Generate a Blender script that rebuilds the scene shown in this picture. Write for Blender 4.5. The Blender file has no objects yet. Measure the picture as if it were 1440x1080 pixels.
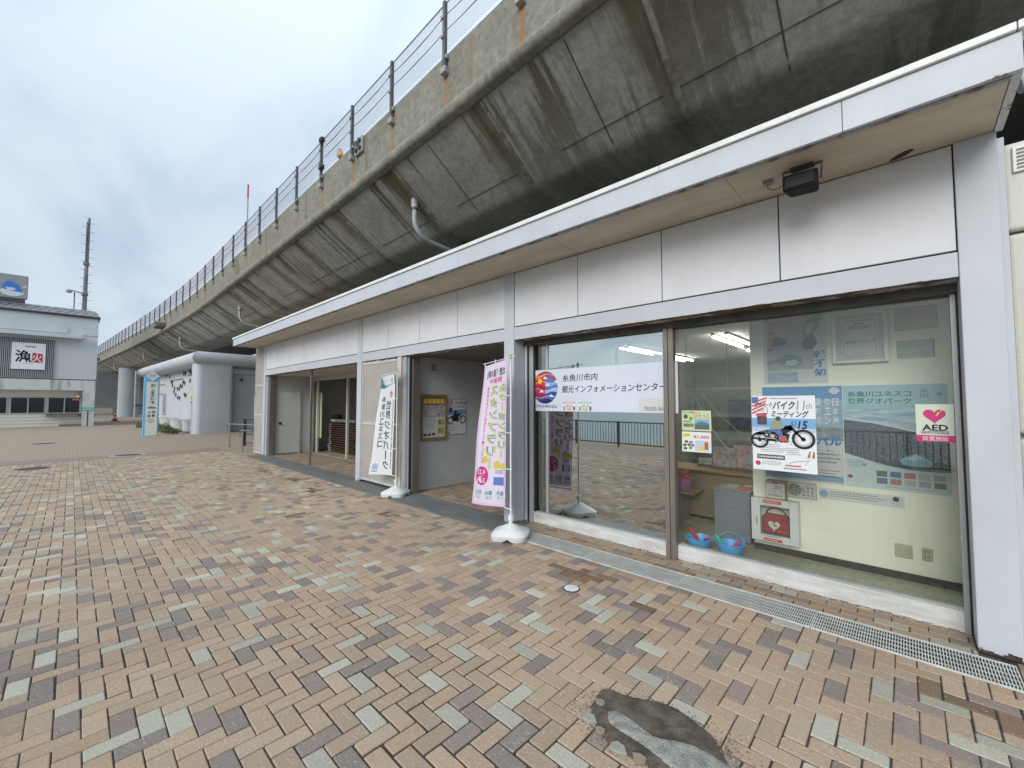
import bpy, math, random
import numpy as np
from mathutils import Vector, Matrix
R = math.radians
scn = bpy.context.scene
COL = scn.collection

# ------------------------------------------------------------------ camera
cam_d = bpy.data.cameras.new('camera')
cam = bpy.data.objects.new('camera', cam_d)
COL.objects.link(cam)
scn.camera = cam
cam_d.sensor_width = 36.0
cam_d.lens = 585.0 / 1440.0 * 36.0
cam_d.clip_start = 0.05
cam_d.clip_end = 6000
# axes: X runs along the shop front (to the right), Y into the building, Z up
_fwd = Vector((-0.686, 0.726, 0.046)).normalized()
_rt = _fwd.cross(Vector((0, 0, 1))).normalized()
_up = _rt.cross(_fwd)
_M = Matrix((_rt, _up, -_fwd)).transposed().to_4x4()
_M.translation = (0, 0, 1.65)
cam.matrix_world = _M

# ------------------------------------------------------------------ world / sky
SUN_EL, SUN_AZ = R(28), R(167)      # azimuth measured like atan2(x, y): behind the camera, from the sea side
world = bpy.data.worlds.new('World')
scn.world = world
world.use_nodes = True
nt = world.node_tree
nt.nodes.clear()
def WN(t, **k):
    n = nt.nodes.new(t)
    for a, b in k.items(): setattr(n, a, b)
    return n
wo = WN('ShaderNodeOutputWorld'); bg = WN('ShaderNodeBackground')
sky = WN('ShaderNodeTexSky', sky_type='NISHITA')
sky.sun_disc = False; sky.sun_elevation = SUN_EL; sky.sun_rotation = SUN_AZ
sky.air_density = 1.0; sky.dust_density = 2.0; sky.ozone_density = 1.2
tc = WN('ShaderNodeTexCoord')
sep = WN('ShaderNodeSeparateXYZ'); nt.links.new(tc.outputs['Generated'], sep.inputs[0])
# overcast deck: flatten the direction on a cloud plane, two noises
zc = WN('ShaderNodeMath', operation='MAXIMUM'); nt.links.new(sep.outputs['Z'], zc.inputs[0]); zc.inputs[1].default_value = 0.0
za = WN('ShaderNodeMath', operation='ADD'); nt.links.new(zc.outputs[0], za.inputs[0]); za.inputs[1].default_value = 0.35
dv = WN('ShaderNodeVectorMath', operation='DIVIDE'); nt.links.new(tc.outputs['Generated'], dv.inputs[0])
cz = WN('ShaderNodeCombineXYZ')
for i in range(3): nt.links.new(za.outputs[0], cz.inputs[i])
nt.links.new(cz.outputs[0], dv.inputs[1])
mp = WN('ShaderNodeMapping'); mp.inputs['Scale'].default_value = (1.0, 1.7, 1.0); mp.inputs['Rotation'].default_value = (0, 0, R(35)); mp.inputs['Location'].default_value = (3.1, 0.7, 0)
nt.links.new(dv.outputs[0], mp.inputs[0])
n1 = WN('ShaderNodeTexNoise'); n1.inputs['Scale'].default_value = 1.5; n1.inputs['Detail'].default_value = 7; n1.inputs['Roughness'].default_value = 0.52; n1.inputs['Distortion'].default_value = 0.35
nt.links.new(mp.outputs[0], n1.inputs['Vector'])
r1 = WN('ShaderNodeMapRange'); r1.interpolation_type = 'SMOOTHSTEP'; r1.inputs[1].default_value = 0.34; r1.inputs[2].default_value = 0.66
nt.links.new(n1.outputs['Fac'], r1.inputs[0])
ccol = WN('ShaderNodeMixRGB'); ccol.inputs[1].default_value = (4.3, 5.55, 6.75, 1); ccol.inputs[2].default_value = (6.3, 7.1, 7.95, 1)
nt.links.new(r1.outputs[0], ccol.inputs[0])
# an overcast sky is brighter overhead than at the horizon (CIE overcast)
z3 = WN('ShaderNodeMath', operation='POWER'); nt.links.new(zc.outputs[0], z3.inputs[0]); z3.inputs[1].default_value = 2.5
gr = WN('ShaderNodeMath', operation='MULTIPLY_ADD'); nt.links.new(z3.outputs[0], gr.inputs[0]); gr.inputs[1].default_value = 1.0; gr.inputs[2].default_value = 0.86
cmul = WN('ShaderNodeVectorMath', operation='SCALE'); nt.links.new(ccol.outputs[0], cmul.inputs[0]); nt.links.new(gr.outputs[0], cmul.inputs['Scale'])
smix = WN('ShaderNodeMixRGB'); smix.inputs[0].default_value = 0.86
nt.links.new(sky.outputs[0], smix.inputs[1]); nt.links.new(cmul.outputs[0], smix.inputs[2])
nt.links.new(smix.outputs[0], bg.inputs[0]); bg.inputs[1].default_value = 0.1
nt.links.new(bg.outputs[0], wo.inputs[0])

# ------------------------------------------------------------------ sun (thin overcast)
sl = bpy.data.lights.new('sun', 'SUN'); so = bpy.data.objects.new('sun', sl); COL.objects.link(so)
sl.energy = 1.5; sl.angle = R(32); sl.color = (1.0, 0.97, 0.92)
sd = Vector((math.sin(SUN_AZ) * math.cos(SUN_EL), math.cos(SUN_AZ) * math.cos(SUN_EL), math.sin(SUN_EL)))
so.rotation_euler = sd.to_track_quat('Z', 'Y').to_euler(); so.location = (0, -20, 30)

scn.view_settings.view_transform = 'Standard'; scn.view_settings.look = 'None'
scn.view_settings.exposure = 0.42; scn.view_settings.gamma = 1.0; scn.view_settings.use_curve_mapping = False
scn.render.engine = 'CYCLES'
scn.cycles.max_bounces = 8; scn.cycles.diffuse_bounces = 4; scn.cycles.glossy_bounces = 4
scn.cycles.transparent_max_bounces = 12; scn.cycles.caustics_reflective = False; scn.cycles.caustics_refractive = False
scn.cycles.use_denoising = True

# ------------------------------------------------------------------ materials
MATS = {}
def _mk(name):
    m = bpy.data.materials.new(name); m.use_nodes = True
    t = m.node_tree; b = t.nodes['Principled BSDF']
    MATS[name] = m
    return m, t, b
def surf(name, col, col2=None, scale=6.0, rough=0.6, bump=0.0, bscale=60.0, metal=0.0, spec=0.5, stretch=None, lo=0.35, hi=0.65, fine=0.08, coat=0.0):
    """principled with two-tone noise, fine grain and bump, in world position"""
    if name in MATS: return MATS[name]
    m, t, b = _mk(name)
    b.inputs['Roughness'].default_value = rough; b.inputs['Metallic'].default_value = metal
    b.inputs['Specular IOR Level'].default_value = spec; b.inputs['Coat Weight'].default_value = coat
    g = t.nodes.new('ShaderNodeNewGeometry')
    mp = t.nodes.new('ShaderNodeMapping'); t.links.new(g.outputs['Position'], mp.inputs[0])
    if stretch: mp.inputs['Scale'].default_value = stretch
    n = t.nodes.new('ShaderNodeTexNoise'); n.inputs['Scale'].default_value = scale; n.inputs['Detail'].default_value = 6; n.inputs['Roughness'].default_value = 0.6
    t.links.new(mp.outputs[0], n.inputs['Vector'])
    mr = t.nodes.new('ShaderNodeMapRange'); mr.interpolation_type = 'SMOOTHSTEP'; mr.inputs[1].default_value = lo; mr.inputs[2].default_value = hi
    t.links.new(n.outputs['Fac'], mr.inputs[0])
    mx = t.nodes.new('ShaderNodeMixRGB'); t.links.new(mr.outputs[0], mx.inputs[0])
    c2 = col2 or tuple(c * 0.86 for c in col)
    mx.inputs[1].default_value = (*col, 1); mx.inputs[2].default_value = (*c2, 1)
    f = t.nodes.new('ShaderNodeTexNoise'); f.inputs['Scale'].default_value = bscale; f.inputs['Detail'].default_value = 3
    t.links.new(g.outputs['Position'], f.inputs['Vector'])
    fm = t.nodes.new('ShaderNodeMapRange'); fm.inputs[1].default_value = 0.25; fm.inputs[2].default_value = 0.75; fm.inputs[3].default_value = 1 - fine; fm.inputs[4].default_value = 1 + fine
    t.links.new(f.outputs['Fac'], fm.inputs[0])
    sc = t.nodes.new('ShaderNodeVectorMath'); sc.operation = 'SCALE'; t.links.new(mx.outputs[0], sc.inputs[0]); t.links.new(fm.outputs[0], sc.inputs['Scale'])
    t.links.new(sc.outputs[0], b.inputs['Base Color'])
    if bump:
        bp = t.nodes.new('ShaderNodeBump'); bp.inputs['Strength'].default_value = bump; bp.inputs['Distance'].default_value = 0.004
        t.links.new(f.outputs['Fac'], bp.inputs['Height']); t.links.new(bp.outputs[0], b.inputs['Normal'])
    return m
def plain(name, col, rough=0.5, metal=0.0, emit=0.0, spec=0.5):
    if name in MATS: return MATS[name]
    m, t, b = _mk(name)
    b.inputs['Base Color'].default_value = (*col, 1); b.inputs['Roughness'].default_value = rough; b.inputs['Metallic'].default_value = metal
    b.inputs['Specular IOR Level'].default_value = spec
    if emit: b.inputs['Emission Color'].default_value = (*col, 1); b.inputs['Emission Strength'].default_value = emit
    return m
def ink(col):
    """flat print colour"""
    k = 'ink_%02x%02x%02x' % tuple(int(max(0, min(1, c)) * 255) for c in col)
    return plain(k, col, 0.55, spec=0.3)
def S(r, g, b):
    """sRGB 0-255 -> linear"""
    f = lambda c: (c / 255 / 12.92) if c <= 10 else ((c / 255 + 0.055) / 1.055) ** 2.4
    return (f(r), f(g), f(b))
def glass(name, refl, tint):
    if name in MATS: return MATS[name]
    m, t, b = _mk(name)
    t.nodes.remove(b); out = t.nodes['Material Output']
    tr = t.nodes.new('ShaderNodeBsdfTransparent'); tr.inputs[0].default_value = (*tint, 1)
    gl = t.nodes.new('ShaderNodeBsdfGlossy'); gl.inputs['Roughness'].default_value = 0.0; gl.inputs[0].default_value = (0.96, 1, 0.98, 1)
    fr = t.nodes.new('ShaderNodeFresnel'); fr.inputs[0].default_value = 1.5
    mr = t.nodes.new('ShaderNodeMapRange'); mr.inputs[1].default_value = 0.04; mr.inputs[2].default_value = 1.0; mr.inputs[3].default_value = refl; mr.inputs[4].default_value = 1.0
    t.links.new(fr.outputs[0], mr.inputs[0])
    mx = t.nodes.new('ShaderNodeMixShader'); t.links.new(mr.outputs[0], mx.inputs[0]); t.links.new(tr.outputs[0], mx.inputs[1]); t.links.new(gl.outputs[0], mx.inputs[2])
    t.links.new(mx.outputs[0], out.inputs[0])
    return m

# ------------------------------------------------------------------ mesh builder and object helpers
OFF = {}          # object name -> world position of its origin
class MB:
    def __init__(s): s.v = []; s.f = []; s.m = []
    def add(s, vs, fs, mi=0):
        k = len(s.v); s.v += [tuple(map(float, p)) for p in vs]; s.f += [tuple(i + k for i in f) for f in fs]; s.m += [mi] * len(fs); return s
    def box(s, x0, x1, y0, y1, z0, z1, mi=0):
        return s.add([(x0, y0, z0), (x1, y0, z0), (x1, y1, z0), (x0, y1, z0), (x0, y0, z1), (x1, y0, z1), (x1, y1, z1), (x0, y1, z1)],
                     [(0, 3, 2, 1), (4, 5, 6, 7), (0, 1, 5, 4), (1, 2, 6, 5), (2, 3, 7, 6), (3, 0, 4, 7)], mi)
    def cyl(s, p0, p1, r0, r1=None, n=12, caps=True, mi=0):
        r1 = r0 if r1 is None else r1
        p0 = Vector(p0); p1 = Vector(p1); d = (p1 - p0).normalized()
        a = d.orthogonal().normalized(); b = d.cross(a)
        vs = []
        for p, r in ((p0, r0), (p1, r1)):
            for i in range(n):
                t = 2 * math.pi * i / n; vs.append(p + (a * math.cos(t) + b * math.sin(t)) * r)
        fs = [(i, (i + 1) % n, n + (i + 1) % n, n + i) for i in range(n)]
        if caps: fs += [tuple(range(n - 1, -1, -1)), tuple(range(n, 2 * n))]
        return s.add(vs, fs, mi)
    def tube(s, pts, r, n=10, mi=0):
        pts = [Vector(p) for p in pts]; vs = []; prev = None
        for i, p in enumerate(pts):
            d = (pts[min(i + 1, len(pts) - 1)] - pts[max(i - 1, 0)]).normalized()
            a = d.orthogonal().normalized() if prev is None else (prev - d * prev.dot(d)).normalized()
            prev = a; b = d.cross(a); rr = r[i] if isinstance(r, (list, tuple)) else r
            for k in range(n):
                t = 2 * math.pi * k / n; vs.append(p + (a * math.cos(t) + b * math.sin(t)) * rr)
        fs = [(i * n + k, i * n + (k + 1) % n, (i + 1) * n + (k + 1) % n, (i + 1) * n + k) for i in range(len(pts) - 1) for k in range(n)]
        fs += [tuple(range(n - 1, -1, -1)), tuple(range((len(pts) - 1) * n, len(pts) * n))]
        return s.add(vs, fs, mi)
    def lathe(s, prof, c=(0, 0, 0), n=24, mi=0, sx=1, sy=1):
        vs = [(c[0] + r * math.cos(2 * math.pi * k / n) * sx, c[1] + r * math.sin(2 * math.pi * k / n) * sy, c[2] + z) for r, z in prof for k in range(n)]
        fs = [(i * n + k, i * n + (k + 1) % n, (i + 1) * n + (k + 1) % n, (i + 1) * n + k) for i in range(len(prof) - 1) for k in range(n)]
        fs += [tuple(range(n - 1, -1, -1)), tuple(range((len(prof) - 1) * n, len(prof) * n))]
        return s.add(vs, fs, mi)
    def prism(s, poly, mapf, d0, d1, mi=0):
        """polygon (u,v) extruded from depth d0 to d1 by mapf(u,v,d)"""
        n = len(poly)
        vs = [mapf(u, v, d0) for u, v in poly] + [mapf(u, v, d1) for u, v in poly]
        fs = [tuple(range(n)), tuple(range(2 * n - 1, n - 1, -1))] + [(i, n + i, n + (i + 1) % n, (i + 1) % n) for i in range(n)]
        return s.add(vs, fs, mi)
    def build(s, name, mats, parent=None, base=None, smooth=False, bevel=0.0, bseg=2):
        if not isinstance(mats, (list, tuple)): mats = [mats]
        v = np.array(s.v, dtype=np.float64)
        if parent is not None: o0 = np.array(OFF[parent.name])
        elif base is not None: o0 = np.array(base, float)
        else: lo, hi = v.min(0), v.max(0); o0 = np.array([(lo[0] + hi[0]) / 2, (lo[1] + hi[1]) / 2, lo[2]])
        me = bpy.data.meshes.new(name); me.from_pydata([tuple(p) for p in (v - o0)], [], s.f)
        for m in mats: me.materials.append(m)
        if len(mats) > 1: me.polygons.foreach_set('material_index', s.m)
        if smooth: me.polygons.foreach_set('use_smooth', [True] * len(s.f))
        me.update()
        o = bpy.data.objects.new(name, me); COL.objects.link(o)
        OFF[o.name] = tuple(o0)
        if parent is not None: o.parent = parent
        else: o.location = tuple(o0)
        if bevel:
            b = o.modifiers.new('bevel', 'BEVEL'); b.width = bevel; b.segments = bseg; b.limit_method = 'ANGLE'; b.angle_limit = R(40)
        if smooth:
            try: me.set_sharp_from_angle(angle=R(38))
            except Exception: pass
        return o
def B(name, x0, x1, y0, y1, z0, z1, mat, parent=None, bevel=0.0):
    return MB().box(x0, x1, y0, y1, z0, z1).build(name, mat, parent, bevel=bevel)
def tag(o, label=None, cat=None, group=None, kind=None):
    if label: o['label'] = label
    if cat: o['category'] = cat
    if group: o['group'] = group
    if kind: o['kind'] = kind
    return o
def thing(name, loc, label, cat, group=None):
    o = bpy.data.objects.new(name, None); COL.objects.link(o); o.location = loc; OFF[o.name] = tuple(loc); o.empty_display_size = 0.2
    return tag(o, label, cat, group)
def copy_tree(o, delta, parent=None):
    c = o.copy(); COL.objects.link(c)
    OFF[c.name] = tuple(np.array(OFF[o.name]) + np.array(delta))
    if parent is None: c.location = Vector(o.location) + Vector(delta)
    else: c.parent = parent
    for ch in list(o.children): copy_tree(ch, delta, c)
    return c

# ------------------------------------------------------------------ lettering
_TX = {}
def text2d(body, bold=0.0, shear=0.0, spacing=1.0, line=1.0):
    k = (body, bold, shear, spacing, line)
    if k in _TX: return _TX[k]
    cu = bpy.data.curves.new('t', 'FONT'); cu.body = body; cu.resolution_u = 3; cu.fill_mode = 'FRONT'; cu.offset = bold; cu.shear = shear
    cu.space_character = spacing; cu.space_line = line; cu.align_x = 'CENTER' if '\n' in body else 'LEFT'
    ob = bpy.data.objects.new('t', cu)
    me = bpy.data.meshes.new_from_object(ob)
    v = np.array([(p.co.x, p.co.y) for p in me.vertices]); f = [tuple(p.vertices) for p in me.polygons]
    bpy.data.objects.remove(ob); bpy.data.curves.remove(cu); bpy.data.meshes.remove(me)
    if len(v):
        lo, hi = v.min(0), v.max(0); v = (v - lo) / np.maximum(hi - lo, 1e-6)
    _TX[k] = (v, f)
    return _TX[k]
class Sheet:
    """flat print on a sheet: mapf(u,v,d) takes metres across, metres up, millimetres proud"""
    def __init__(s, root, mapf, w, h, both=False): s.root = root; s.map = mapf; s.w = w; s.h = h; s.both = both
    def _put(s, name, vs, fs, col, layer):
        mb = MB(); mb.add([s.map(u * s.w, v * s.h, layer * 0.0009) for u, v in vs], fs)
        if s.both: mb.add([s.map(u * s.w, v * s.h, -layer * 0.0009) for u, v in vs], fs)
        return mb.build(name, col if isinstance(col, bpy.types.Material) else (cloth_ink(col) if s.both else ink(col)), s.root)
    def rect(s, name, u0, v0, u1, v1, col, layer=1, nu=1, nv=1):
        vs = [(u0 + (u1 - u0) * i / nu, v0 + (v1 - v0) * j / nv) for j in range(nv + 1) for i in range(nu + 1)]
        fs = [(j * (nu + 1) + i, j * (nu + 1) + i + 1, (j + 1) * (nu + 1) + i + 1, (j + 1) * (nu + 1) + i) for j in range(nv) for i in range(nu)]
        return s._put(name, vs, fs, col, layer)
    def rects(s, name, rl, col, layer=1):
        vs, fs = [], []
        for u0, v0, u1, v1 in rl:
            k = len(vs); vs += [(u0, v0), (u1, v0), (u1, v1), (u0, v1)]; fs.append((k, k + 1, k + 2, k + 3))
        return s._put(name, vs, fs, col, layer)
    def poly(s, name, pts, col, layer=1): return s._put(name, pts, [tuple(range(len(pts)))], col, layer)
    def polys(s, name, pl, col, layer=1):
        vs, fs = [], []
        for p in pl: k = len(vs); vs += p; fs.append(tuple(range(k, k + len(p))))
        return s._put(name, vs, fs, col, layer)
    def disc(s, name, u, v, r, col, layer=1, ry=None, n=28):
        ru = r / s.w; rv = (ry or r) / s.h
        return s.poly(name, [(u + ru * math.cos(2 * math.pi * i / n), v + rv * math.sin(2 * math.pi * i / n)) for i in range(n)], col, layer)
    def ring(s, name, u, v, r0, r1, col, layer=1, n=28, sq=1.0):
        vs, fs = [], []
        for r in (r0, r1): vs += [(u + r / s.w * sq * math.cos(2 * math.pi * i / n), v + r / s.h * math.sin(2 * math.pi * i / n)) for i in range(n)]
        fs = [(i, (i + 1) % n, n + (i + 1) % n, n + i) for i in range(n)]
        return s._put(name, vs, fs, col, layer)
    def text(s, body, u0, v0, u1, v1, col, layer=2, bold=0.0, shear=0.0, name='lettering', mirror=False, spacing=1.0, line=1.0):
        v, f = text2d(body, bold, shear, spacing, line)
        if not len(v): return None
        x = (1 - v[:, 0]) if mirror else v[:, 0]
        return s._put(name, [(u0 + a * (u1 - u0), v0 + b * (v1 - v0)) for a, b in zip(x, v[:, 1])], f, col, layer)
    def vtext(s, body, u0, v0, u1, v1, col, layer=2, bold=0.0, mirror=False, name='lettering'):
        """characters stacked in a column; a long-vowel bar is turned upright"""
        n = len(body); vs, fs = [], []
        h = (v1 - v0) / n
        for i, ch in enumerate(body):
            top = v1 - i * h; b, t = top - h * 0.93, top - h * 0.07
            if ch in 'ー～':
                um = (u0 + u1) / 2; du = (u1 - u0) * 0.09; q = [(um - du, b), (um + du, b), (um + du, t), (um - du, t)]; f = [(0, 1, 2, 3)]
            elif ch == ' ': continue
            else:
                v, f = text2d(ch, bold); 
                if not len(v): continue
                x = (1 - v[:, 0]) if mirror else v[:, 0]
                q = [(u0 + a * (u1 - u0), b + c * (t - b)) for a, c in zip(x, v[:, 1])]
            k = len(vs); vs += q; fs += [tuple(j + k for j in p) for p in f]
        return s._put(name, vs, fs, col, layer)
    def lines(s, name, u0, v0, u1, v1, n, col, layer=2, seed=0, fill=0.5):
        """small print too fine to read: broken lines"""
        rnd = random.Random(seed); rl = []
        h = (v1 - v0) / n
        for i in range(n):
            u = u0; end = u0 + (u1 - u0) * rnd.uniform(0.75, 1)
            while u < end - 0.004:
                w = min((u1 - u0) * rnd.uniform(0.015, 0.06), end - u); rl.append((u, v0 + i * h + h * (1 - fill) / 2, u + w, v0 + i * h + h * (1 + fill) / 2)); u += w + (u1 - u0) * rnd.uniform(0.006, 0.02)
        return s.rects(name, rl, col, layer)
def wall_map(x0, z0, y): return lambda u, v, d: (x0 + u, y - d, z0 + v)            # faces -Y
def side_map(y0, z0, x): return lambda u, v, d: (x + d, y0 + u, z0 + v)            # faces +X
def poster(name, x0, x1, z0, z1, y, mat, label, cat='poster', thick=0.002, group=None):
    o = MB().box(x0, x1, y, y + thick, z0, z1).build(name, mat); tag(o, label, cat, group)
    return o, Sheet(o, wall_map(x0, z0, y), x1 - x0, z1 - z0)
def side_poster(name, y0, y1, z0, z1, x, mat, label, cat='poster', thick=0.003):
    o = MB().box(x - thick, x, y0, y1, z0, z1).build(name, mat); tag(o, label, cat)
    return o, Sheet(o, side_map(y0, z0, x), y1 - y0, z1 - z0)

# ================================================================== SETTING
random.seed(7); rng = np.random.default_rng(11)
# ---- paver material: colour per brick + grain, pale flecks, dust and wet patches
def paver_material():
    m, t, b = _mk('paver')
    N = t.nodes.new; L = t.links.new
    b.inputs['Roughness'].default_value = 0.82; b.inputs['Specular IOR Level'].default_value = 0.3
    at = N('ShaderNodeAttribute'); at.attribute_name = 'tone'
    g = N('ShaderNodeNewGeometry')
    n = N('ShaderNodeTexNoise'); n.inputs['Scale'].default_value = 95; n.inputs['Detail'].default_value = 5; n.inputs['Roughness'].default_value = 0.7; L(g.outputs['Position'], n.inputs['Vector'])
    mr = N('ShaderNodeMapRange'); mr.inputs[1].default_value = 0.3; mr.inputs[2].default_value = 0.7; mr.inputs[3].default_value = 0.74; mr.inputs[4].default_value = 1.24; L(n.outputs['Fac'], mr.inputs[0])
    s1 = N('ShaderNodeVectorMath'); s1.operation = 'SCALE'; L(at.outputs['Color'], s1.inputs[0]); L(mr.outputs[0], s1.inputs['Scale'])
    # pale aggregate flecks
    vo = N('ShaderNodeTexVoronoi'); vo.inputs['Scale'].default_value = 48; L(g.outputs['Position'], vo.inputs['Vector'])
    fl = N('ShaderNodeMapRange'); fl.inputs[1].default_value = 0.13; fl.inputs[2].default_value = 0.25; fl.inputs[3].default_value = 0.8; fl.inputs[4].default_value = 0.0; L(vo.outputs['Distance'], fl.inputs[0])
    n2 = N('ShaderNodeTexNoise'); n2.inputs['Scale'].default_value = 9; n2.inputs['Detail'].default_value = 2; L(g.outputs['Position'], n2.inputs['Vector'])
    fg = N('ShaderNodeMapRange'); fg.inputs[1].default_value = 0.40; fg.inputs[2].default_value = 0.60; L(n2.outputs['Fac'], fg.inputs[0])
    fm = N('ShaderNodeMath'); fm.operation = 'MULTIPLY'; L(fl.outputs[0], fm.inputs[0]); L(fg.outputs[0], fm.inputs[1])
    m1 = N('ShaderNodeMixRGB'); m1.inputs[2].default_value = (0.62, 0.57, 0.48, 1); L(fm.outputs[0], m1.inputs[0]); L(s1.outputs[0], m1.inputs[1])
    # dust / grime in broad drifts
    n3 = N('ShaderNodeTexNoise'); n3.inputs['Scale'].default_value = 0.55; n3.inputs['Detail'].default_value = 7; n3.inputs['Roughness'].default_value = 0.6; L(g.outputs['Position'], n3.inputs['Vector'])
    d3 = N('ShaderNodeMapRange'); d3.inputs[1].default_value = 0.38; d3.inputs[2].default_value = 0.68; d3.inputs[3].default_value = 0.0; d3.inputs[4].default_value = 0.30; L(n3.outputs['Fac'], d3.inputs[0])
    m2 = N('ShaderNodeMixRGB'); m2.inputs[2].default_value = (0.31, 0.255, 0.195, 1); L(d3.outputs[0], m2.inputs[0]); L(m1.outputs[0], m2.inputs[1])
    L(m2.outputs[0], b.inputs['Base Color'])
    bp = N('ShaderNodeBump'); bp.inputs['Strength'].default_value = 0.5; bp.inputs['Distance'].default_value = 0.003; L(n.outputs['Fac'], bp.inputs['Height']); L(bp.outputs[0], b.inputs['Normal'])
    return m
M_PAVER = paver_material()
M_JOINT = surf('joint_sand', (0.035, 0.030, 0.025), (0.075, 0.063, 0.05), scale=14, rough=0.95, bscale=200, fine=0.25)

# far plaza: same paving, too far to pick the pavers apart
def far_paving(name, c1, c2, c3):
    m, t, b = _mk(name); N = t.nodes.new; L = t.links.new
    b.inputs['Roughness'].default_value = 0.85; b.inputs['Specular IOR Level'].default_value = 0.25
    g = N('ShaderNodeNewGeometry')
    br = N('ShaderNodeTexBrick'); br.inputs['Scale'].default_value = 1.0; br.inputs['Brick Width'].default_value = 0.2; br.inputs['Row Height'].default_value = 0.1; br.inputs['Mortar Size'].default_value = 0.006
    br.inputs['Color1'].default_value = (*c1, 1); br.inputs['Color2'].default_value = (*c2, 1); br.inputs['Mortar'].default_value = (0.2, 0.165, 0.13, 1); L(g.outputs['Position'], br.inputs['Vector'])
    n = N('ShaderNodeTexNoise'); n.inputs['Scale'].default_value = 0.5; n.inputs['Detail'].default_value = 8; n.inputs['Roughness'].default_value = 0.65; L(g.outputs['Position'], n.inputs['Vector'])
    r = N('ShaderNodeMapRange'); r.inputs[1].default_value = 0.35; r.inputs[2].default_value = 0.7; r.inputs[4].default_value = 0.75; L(n.outputs['Fac'], r.inputs[0])
    mx = N('ShaderNodeMixRGB'); L(r.outputs[0], mx.inputs[0]); L(br.outputs['Color'], mx.inputs[1]); mx.inputs[2].default_value = (*c3, 1)
    L(mx.outputs[0], b.inputs['Base Color'])
    return m
M_FAR = far_paving('far_paving', (0.41, 0.315, 0.235), (0.35, 0.275, 0.21), (0.35, 0.285, 0.22))
M_PINK = far_paving('pink_paving', (0.36, 0.24, 0.20), (0.31, 0.20, 0.18), (0.33, 0.24, 0.19))

BX0, BX1, BY0, BY1 = -17.3, 2.6, -4.0, 3.79
def sheet(name, x0, x1, y0, y1, z, mat, kind='structure'):
    o = MB().add([(x0, y0, z), (x1, y0, z), (x1, y1, z), (x0, y1, z)], [(0, 1, 2, 3)]).build(name, mat, base=((x0 + x1) / 2, (y0 + y1) / 2, z))
    return tag(o, kind=kind)
tag(MB().add([(-4000, -7, -0.03), (400, -7, -0.03), (400, 4000, -0.03), (-4000, 4000, -0.03)], [(0, 1, 2, 3)]).build('ground', surf('earth', (0.20, 0.175, 0.14), (0.15, 0.13, 0.105), scale=0.8, rough=0.95), base=(0, 0, -0.03)), kind='structure')
sea = MB().add([(-4000, -4000, -4), (4000, -4000, -4), (4000, -7.4, -4), (-4000, -7.4, -4)], [(0, 1, 2, 3)]).build('sea', surf('sea_water', (0.10, 0.16, 0.18), (0.13, 0.19, 0.21), scale=0.05, rough=0.22, bump=0.6, bscale=0.9), base=(0, -100, -4)); tag(sea, kind='structure')
tag(B('sea_wall', -90, 40, -7.4, -7.0, -4.2, 0.0, surf('seawall_conc', (0.33, 0.32, 0.30), rough=0.9)), 'long low concrete sea wall at the edge of the plaza behind the viewer', 'sea wall')
sheet('plaza', -110, -18.75, -7, 40, 0.0, M_FAR)
sheet('pavement_band', -18.75, -17.3, -7, 3.79, 0.0, M_PINK)
sheet('pavement_line', -18.52, -18.40, -7, 3.2, 0.004, surf('pale_line', (0.50, 0.45, 0.38), (0.38, 0.33, 0.27), scale=9, rough=0.9))
sheet('plaza', -18.75, -15.2, 3.79, 40, 0.001, M_FAR)
sheet('plaza', BX1, 30, -7, 3.79, 0.0, M_FAR)
sheet('plaza', BX0, BX1, -7, BY0, 0.0, M_FAR)
sheet('yard', 0.55, 30, 4.19, 40, -0.004, surf('asphalt', (0.06, 0.06, 0.06), (0.085, 0.085, 0.082), scale=3, rough=0.95, bscale=160, fine=0.2))
pave = MB().add([(BX0, BY0, -0.0095), (BX1, BY0, -0.0095), (BX1, 4.45, -0.0095), (BX0, 4.45, -0.0095), (-14.7, 4.45, -.0095), (-4.0, 4.45, -.0095), (-4.0, 7.2, -.0095), (-14.7, 7.2, -.0095)], [(0, 1, 2, 3), (4, 5, 6, 7)]).build('pavement', M_JOINT, base=(0, 0, 0)); tag(pave, kind='structure')

# ---- herringbone bricks
TONES = [np.array(c) for c in [(0.440, 0.325, 0.222), (0.408, 0.312, 0.220), (0.435, 0.335, 0.238), (0.430, 0.308, 0.212), (0.400, 0.300, 0.214)]]
GREYS = [np.array(c) for c in [(0.255, 0.200, 0.175), (0.275, 0.212, 0.184), (0.235, 0.195, 0.170)]]
GREEN = [np.array(c) for c in [(0.49, 0.465, 0.37), (0.42, 0.40, 0.32)]]
def tone(brown=0.0):
    r = random.random()
    c = random.choice(TONES) if r < 0.69 else (random.choice(GREYS) if r < 0.895 else random.choice(GREEN))
    c = c * random.uniform(0.9, 1.1)
    if r < 0.69: c = c * np.array([1.02, .985, .98])
    if brown: c = c * (1 - brown) + np.array([0.23, 0.16, 0.105]) * brown
    return c
bricks = []   # x0,x1,y0,y1,tone
def in_rect(x0, x1, y0, y1, a): return max(x0, a[0]), min(x1, a[1]), max(y0, a[2]), min(y1, a[3])
LID = (-2.213, 3.113, 0.068)
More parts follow.
